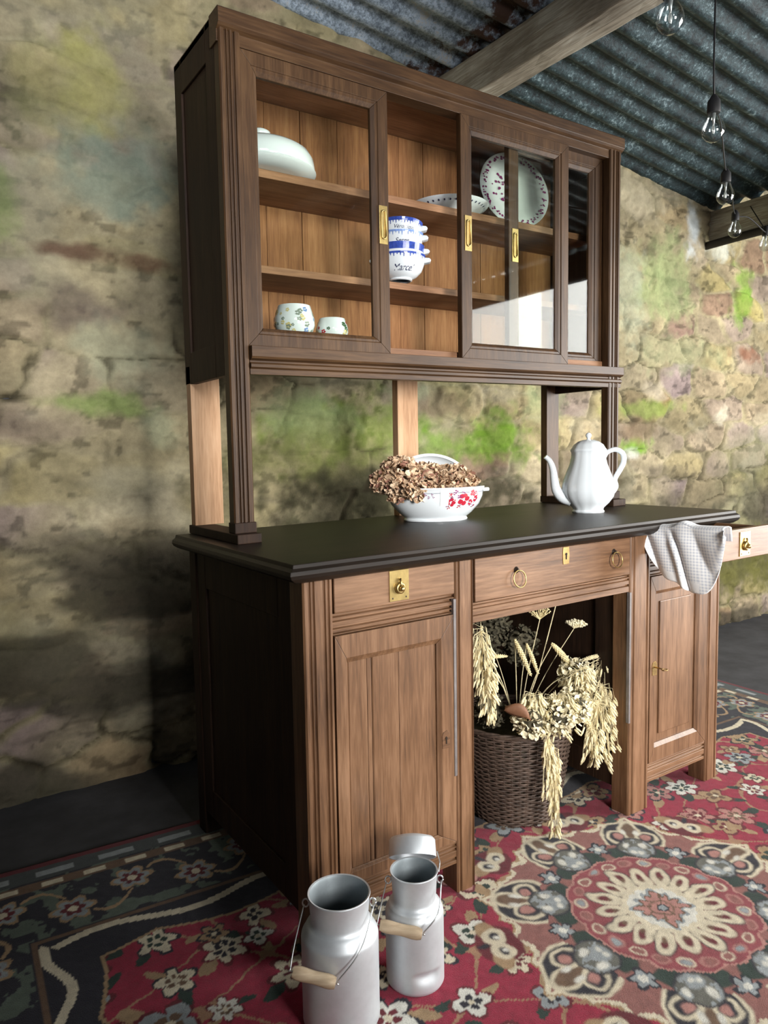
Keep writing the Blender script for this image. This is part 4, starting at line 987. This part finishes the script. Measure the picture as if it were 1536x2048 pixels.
def hydr(label, c, R, n, mat, seed):
    rnd = random.Random(seed); t = thing('dried_hydrangea', label, 'dried flower', c, 0, 'dried hydrangea heads in the basket'); b = MB()
    for k in range(n):
        v = Vector((rnd.gauss(0, 1), rnd.gauss(0, 1), rnd.gauss(0, 1))).normalized() * R * rnd.uniform(.8, 1.05); petal(b, v, .0085 * rnd.uniform(.7, 1.2), rnd)
    b.build('flower_head', mat, t); MB().ball((0, 0, 0), R * .75, 10, 7).build('core', M_dkfl, t)
for i, (c, R, n_, m_, lb) in enumerate([((.735, .075, .345), .050, 260, M_hyd, 'cream dried hydrangea head at the left of the basket front'), ((.815, .055, .345), .054, 280, M_hyd, 'cream dried hydrangea head at the middle of the basket front'),
      ((.89, .06, .355), .052, 260, M_hyd, 'cream dried hydrangea head at the right of the basket front'), ((.955, .11, .42), .052, 240, M_hyd, 'cream dried hydrangea head high at the right behind the oats'),
      ((.86, .25, .50), .060, 220, M_dkfl, 'dark dried flower head at the back of the basket, right'), ((.72, .27, .50), .062, 220, M_dkfl, 'dark dried flower head at the back of the basket, left'), ((.80, .30, .57), .055, 180, M_dkfl, 'dark dried flower head topmost at the back of the basket'), ((.66, .16, .36), .045, 200, M_dkfl, 'dark dried flower head low at the left by the post')]):
    hydr(lb, c, R, n_, m_, 60 + i)
# brown leaf, fan leaf and pale tips
b = MB()
for j in range(9):
    for i in range(5): u = j / 8; v = (i - 2) / 2; b.v.append((-.03 + .075 * u, -.01 * u + .008 * v * v, .012 * math.sin(u * 3) + v * .022 * math.sin(PI * min(1, u * .9 + .1))))
b.f = [[j * 5 + i, (j + 1) * 5 + i, (j + 1) * 5 + i + 1, j * 5 + i + 1] for j in range(8) for i in range(4)]; b.m = [0] * len(b.f)
lf = b.build('brown_leaf', M_brleaf, None, smooth=True); lf.location = (.675, .075, .375); lf.rotation_euler = (.3, .35, -.6)
lf.modifiers.new('solid', 'SOLIDIFY').thickness = .001
setp(lf, 'brown curled dry leaf at the left side of the basket flowers', 'leaf')
rnd = random.Random(77)
for k, (p, lb) in enumerate([((.837, .14, .60), 'pale fan shaped seed head high in the middle of the basket bunch'), ((1.005, .16, .545), 'cream fluffy seed head at upper right of the basket bunch')]):
    t = thing('seed_head', lb, 'seed head', ft, 0); F0 = Vector(ft); b = MB(); P = Vector(p)
    for q in range(60):
        a = rnd.uniform(-.9, .9) + (0 if k == 0 else .3); l = rnd.uniform(.02, .045); tip = P + RV * math.sin(a) * l + Vector((0, rnd.uniform(-.008, .008), math.cos(a) * l * (.6 if k else .9)))
        b.tube([P - F0, tip - F0], .0006, 3); b.ball(tip - F0, (.0025 if k == 0 else .004), 5, 3)
    b.build('seeds', M_wheat if k == 0 else M_hyd, t); MB().tube([v - F0 for v in cr([ft, (F0 + P) / 2 + Vector((0, 0, .02)), P], 5)], .0012, 5).build('stem', M_oat, t)
t = thing('straw_stem', 'long thin pale straw rising from the basket to the drawer rail', 'straw', ft)
MB().tube([(0, 0, 0), (.03, -.06, .2), (.058, -.10, .40)], .0014, 5).build('stem', M_oat, t)

# ------------------------------------------------------------------ milk cans
def milk_can(label, loc, rb, h, z_sh, z_nk, rn, lid, gripside, tiltgrip, dent=False):
    rz = math.atan2(-.56, .83)
    t = thing('milk_can', label, 'milk can', loc, rz, 'aluminium milk cans on the carpet')
    prof = [(0, .004), (rb - .006, .002), (rb - .002, .0), (rb, .004), (rb, z_sh - .006), (rb - .001, z_sh), (rb - .005, z_sh + .007), (rn + .006, z_nk - .004), (rn - .001, z_nk + .003), (rn - .003, z_nk + .010), (rn, h - .004), (rn + .002, h - .001), (rn + .0015, h + .001), (rn - .0015, h)]
    fine = []
    for (a, b_) in zip(prof[:-1], prof[1:]):
        m = (44 if dent else 10) if abs(b_[1] - a[1]) > .05 else 2
        for k in range(m): fine.append((a[0] + (b_[0] - a[0]) * k / m, a[1] + (b_[1] - a[1]) * k / m))
    fine.append(prof[-1])
    def fn(p, a):
        if dent:
            d = ((a % (2 * PI)) - (1.5 * PI + .42)); k = math.exp(-(d / .45) ** 4) * (math.exp(-(max(0, p.z - .040) / .006) ** 2) if p.z > .040 else math.exp(-((.040 - p.z) / .016) ** 2)); r_ = math.hypot(p.x, p.y)
            if r_ > rb * .9: p = Vector((p.x * (1 - .13 * k), p.y * (1 - .13 * k), p.z))
        return p
    if dent: fine = [q for q in fine if not (.008 < q[1] < z_sh - .01 and q[0] > rb * .98)][:0] or [(r_, z_) for (r_, z_) in fine]
    MB().lathe(fine, 72, fn=fn).build('can_body', M_alu, t, smooth=True, angle=45)
    MB().lathe([(rn - .0015, h), (rn - .0035, h - .006), (rn - .006, z_nk + .01), (rn - .007, z_nk), (rb - .010, z_sh - .002), (rb - .008, .006), (0, .006)], 60).build('inside', M_aluin, t, smooth=True, angle=45)
    for sg in (-1, 1):
        MB().tube([(sg * (rn + .006) + .006 * math.cos(a), -.001, h - .020 + .008 * math.sin(a)) for a in [2 * PI * i / 14 for i in range(15)]], .0016, 6).build('ear', M_wire, t, smooth=True)
    gx, gy, gz, gl, tg = gripside
    ca_, sa_ = math.cos(tg), math.sin(tg)
    A = Vector((gx - gl * ca_, gy, gz + gl * sa_)); B = Vector((gx + gl * ca_, gy - .004, gz - gl * sa_))
    e0 = Vector((-(rn + .009), 0, h - .024)); e1 = Vector((rn + .009, 0, h - .024))
    bail = MB().tube(cr([e0, (e0 + A) / 2 + Vector((-.006, -.012, -.004)), A + Vector((-.004, 0, .006)), A, B, B + Vector((.005, 0, .005)), (e1 + B) / 2 + Vector((.011, -.023, .002)), e1], 6), .0013, 6).build('bail', M_wire, t, smooth=True, label='thin wire bail handle')
    n_ = 10; gp = [A + (B - A) * k / n_ for k in range(n_ + 1)]
    MB().tube(gp, [.0095, .0118, .0122, .0118, .0112, .0108, .011, .0116, .0122, .0118, .0095], 14).build('grip', M_grip, bail, smooth=True, angle=50, label='pale turned wood grip')
    if lid:
        Mc = Matrix.Translation((0, rn + .026, h - .016)) @ Matrix.Rotation(math.radians(-38), 4, 'X') @ Matrix.Translation((0, .0, .0)) 
        hl = .040
        l_ = MB().lathe([(rn + .004, 0), (rn + .003, hl - .006), (rn - .002, hl), (rn * .6, hl + .004), (0, hl + .005)], 48, M=Mc)
        l_.lathe([(rn + .004, 0), (rn + .0015, .0005), (rn + .001, hl - .004), (0, hl - .001)], 48, M=Mc)
        ld_ = l_.build('lid', M_alu, t, smooth=True, angle=45, label='hinged lid tipped open')
        MB().tube([(rn + .004, rn * .1, h - .008), (rn + .008, rn * .6, h + .000), (rn + .005, rn * 1.2, h + .006)], .0013, 6).build('lid_hinge', M_wire, ld_, smooth=True)
    return t
milk_can('larger open aluminium milk can without a lid, nearest the camera', (-.028, -.172, .001), .0745, .249, .172, .192, .0585, False, (-.042, -.085, .142, .040, .26), 0)
milk_can('smaller dented aluminium milk can with its lid tipped open, next to the cabinet door', (.15, -.177 + .005, .001), .060, .232, .152, .168, .0475, True, (-.030, -.070, .152, .042, .22), 0, True)

# ------------------------------------------------------------------ string of bulbs
t = thing('string_light_cord', 'thin black festoon cord sagging under the roof towards the low beam', 'cord', (1.2, -.13, 2.1))
pts = [(.806, -.300, 2.14), (1.0, -.22, 2.12), (1.222, -.131, 2.045), (1.50, .02, 2.085), (1.807, .187, 2.055), (2.2, .40, 2.13), (2.603, .622, 2.155), (2.82, .68, 2.19), (3.0, .696, 2.155), (3.30, .95, 2.40)]
pts = [(1.215, -.135, 2.64), (1.225, -.128, 2.35)] + pts[2:]
O = Vector((1.2, -.13, 2.1)); MB().tube([p - O for p in cr(pts, 8)], .0028, 6).build('cord', M_cord, t, smooth=True)
bl = ['clear bulb nearest the camera, at the top edge of the picture', 'clear bulb hanging below the black socket at the right, second nearest', 'clear bulb third along the cord, in front of the lowest roof ridges', 'clear bulb fourth along the cord, in front of the grey end beam', 'clear bulb farthest along the cord, at the right edge of the picture']
for i, (p, rx) in enumerate([((.802, -.287, 2.036), .15), ((1.222, -.131, 1.948), 0), ((1.807, .187, 1.971), .05), ((2.603, .622, 2.081), .03), ((3.0, .696, 2.091), 0)]):
    hgt = [.14, .045 + .052, .084, .074, .064][i]; hgt = max(.075, hgt)
    t = thing('light_bulb', bl[i], 'light bulb', (p[0], p[1], p[2] - .03), 0, 'clear bulbs on the festoon cord')
    k = .06 / .06
    MB().lathe([(0, 0), (.010, .0015), (.020, .008), (.028, .019), (.030, .031), (.027, .045), (.020, .058), (.0145, .068), (.0135, .078)], 28).build('glass', M_bulb, t, smooth=True)
    MB().tube([(0, 0, .078), (0, 0, .045)], [.006, .002], 8).tube([(0, 0, .05), (-.007, 0, .036), (-.004, 0, .024), (.004, 0, .024), (.007, 0, .036), (0, 0, .05)], .0009, 5).ball((0, 0, .034), (.0045, .0045, .011), 8, 6).build('filament', M_fil, t, smooth=True)
    if i == 0: MB().tube([(0, 0, .12), (.01, -.004, .3), (.0, 0, .665)], .0022, 6).build('hanging_wire', M_cord, t, smooth=True)
    MB().lathe([(.0, .076), (.0165, .076), (.0175, .080), (.0165, .108), (.011, .116), (.006, .124), (0, .125)], 18).build('socket', M_cord, t, smooth=True, angle=40)
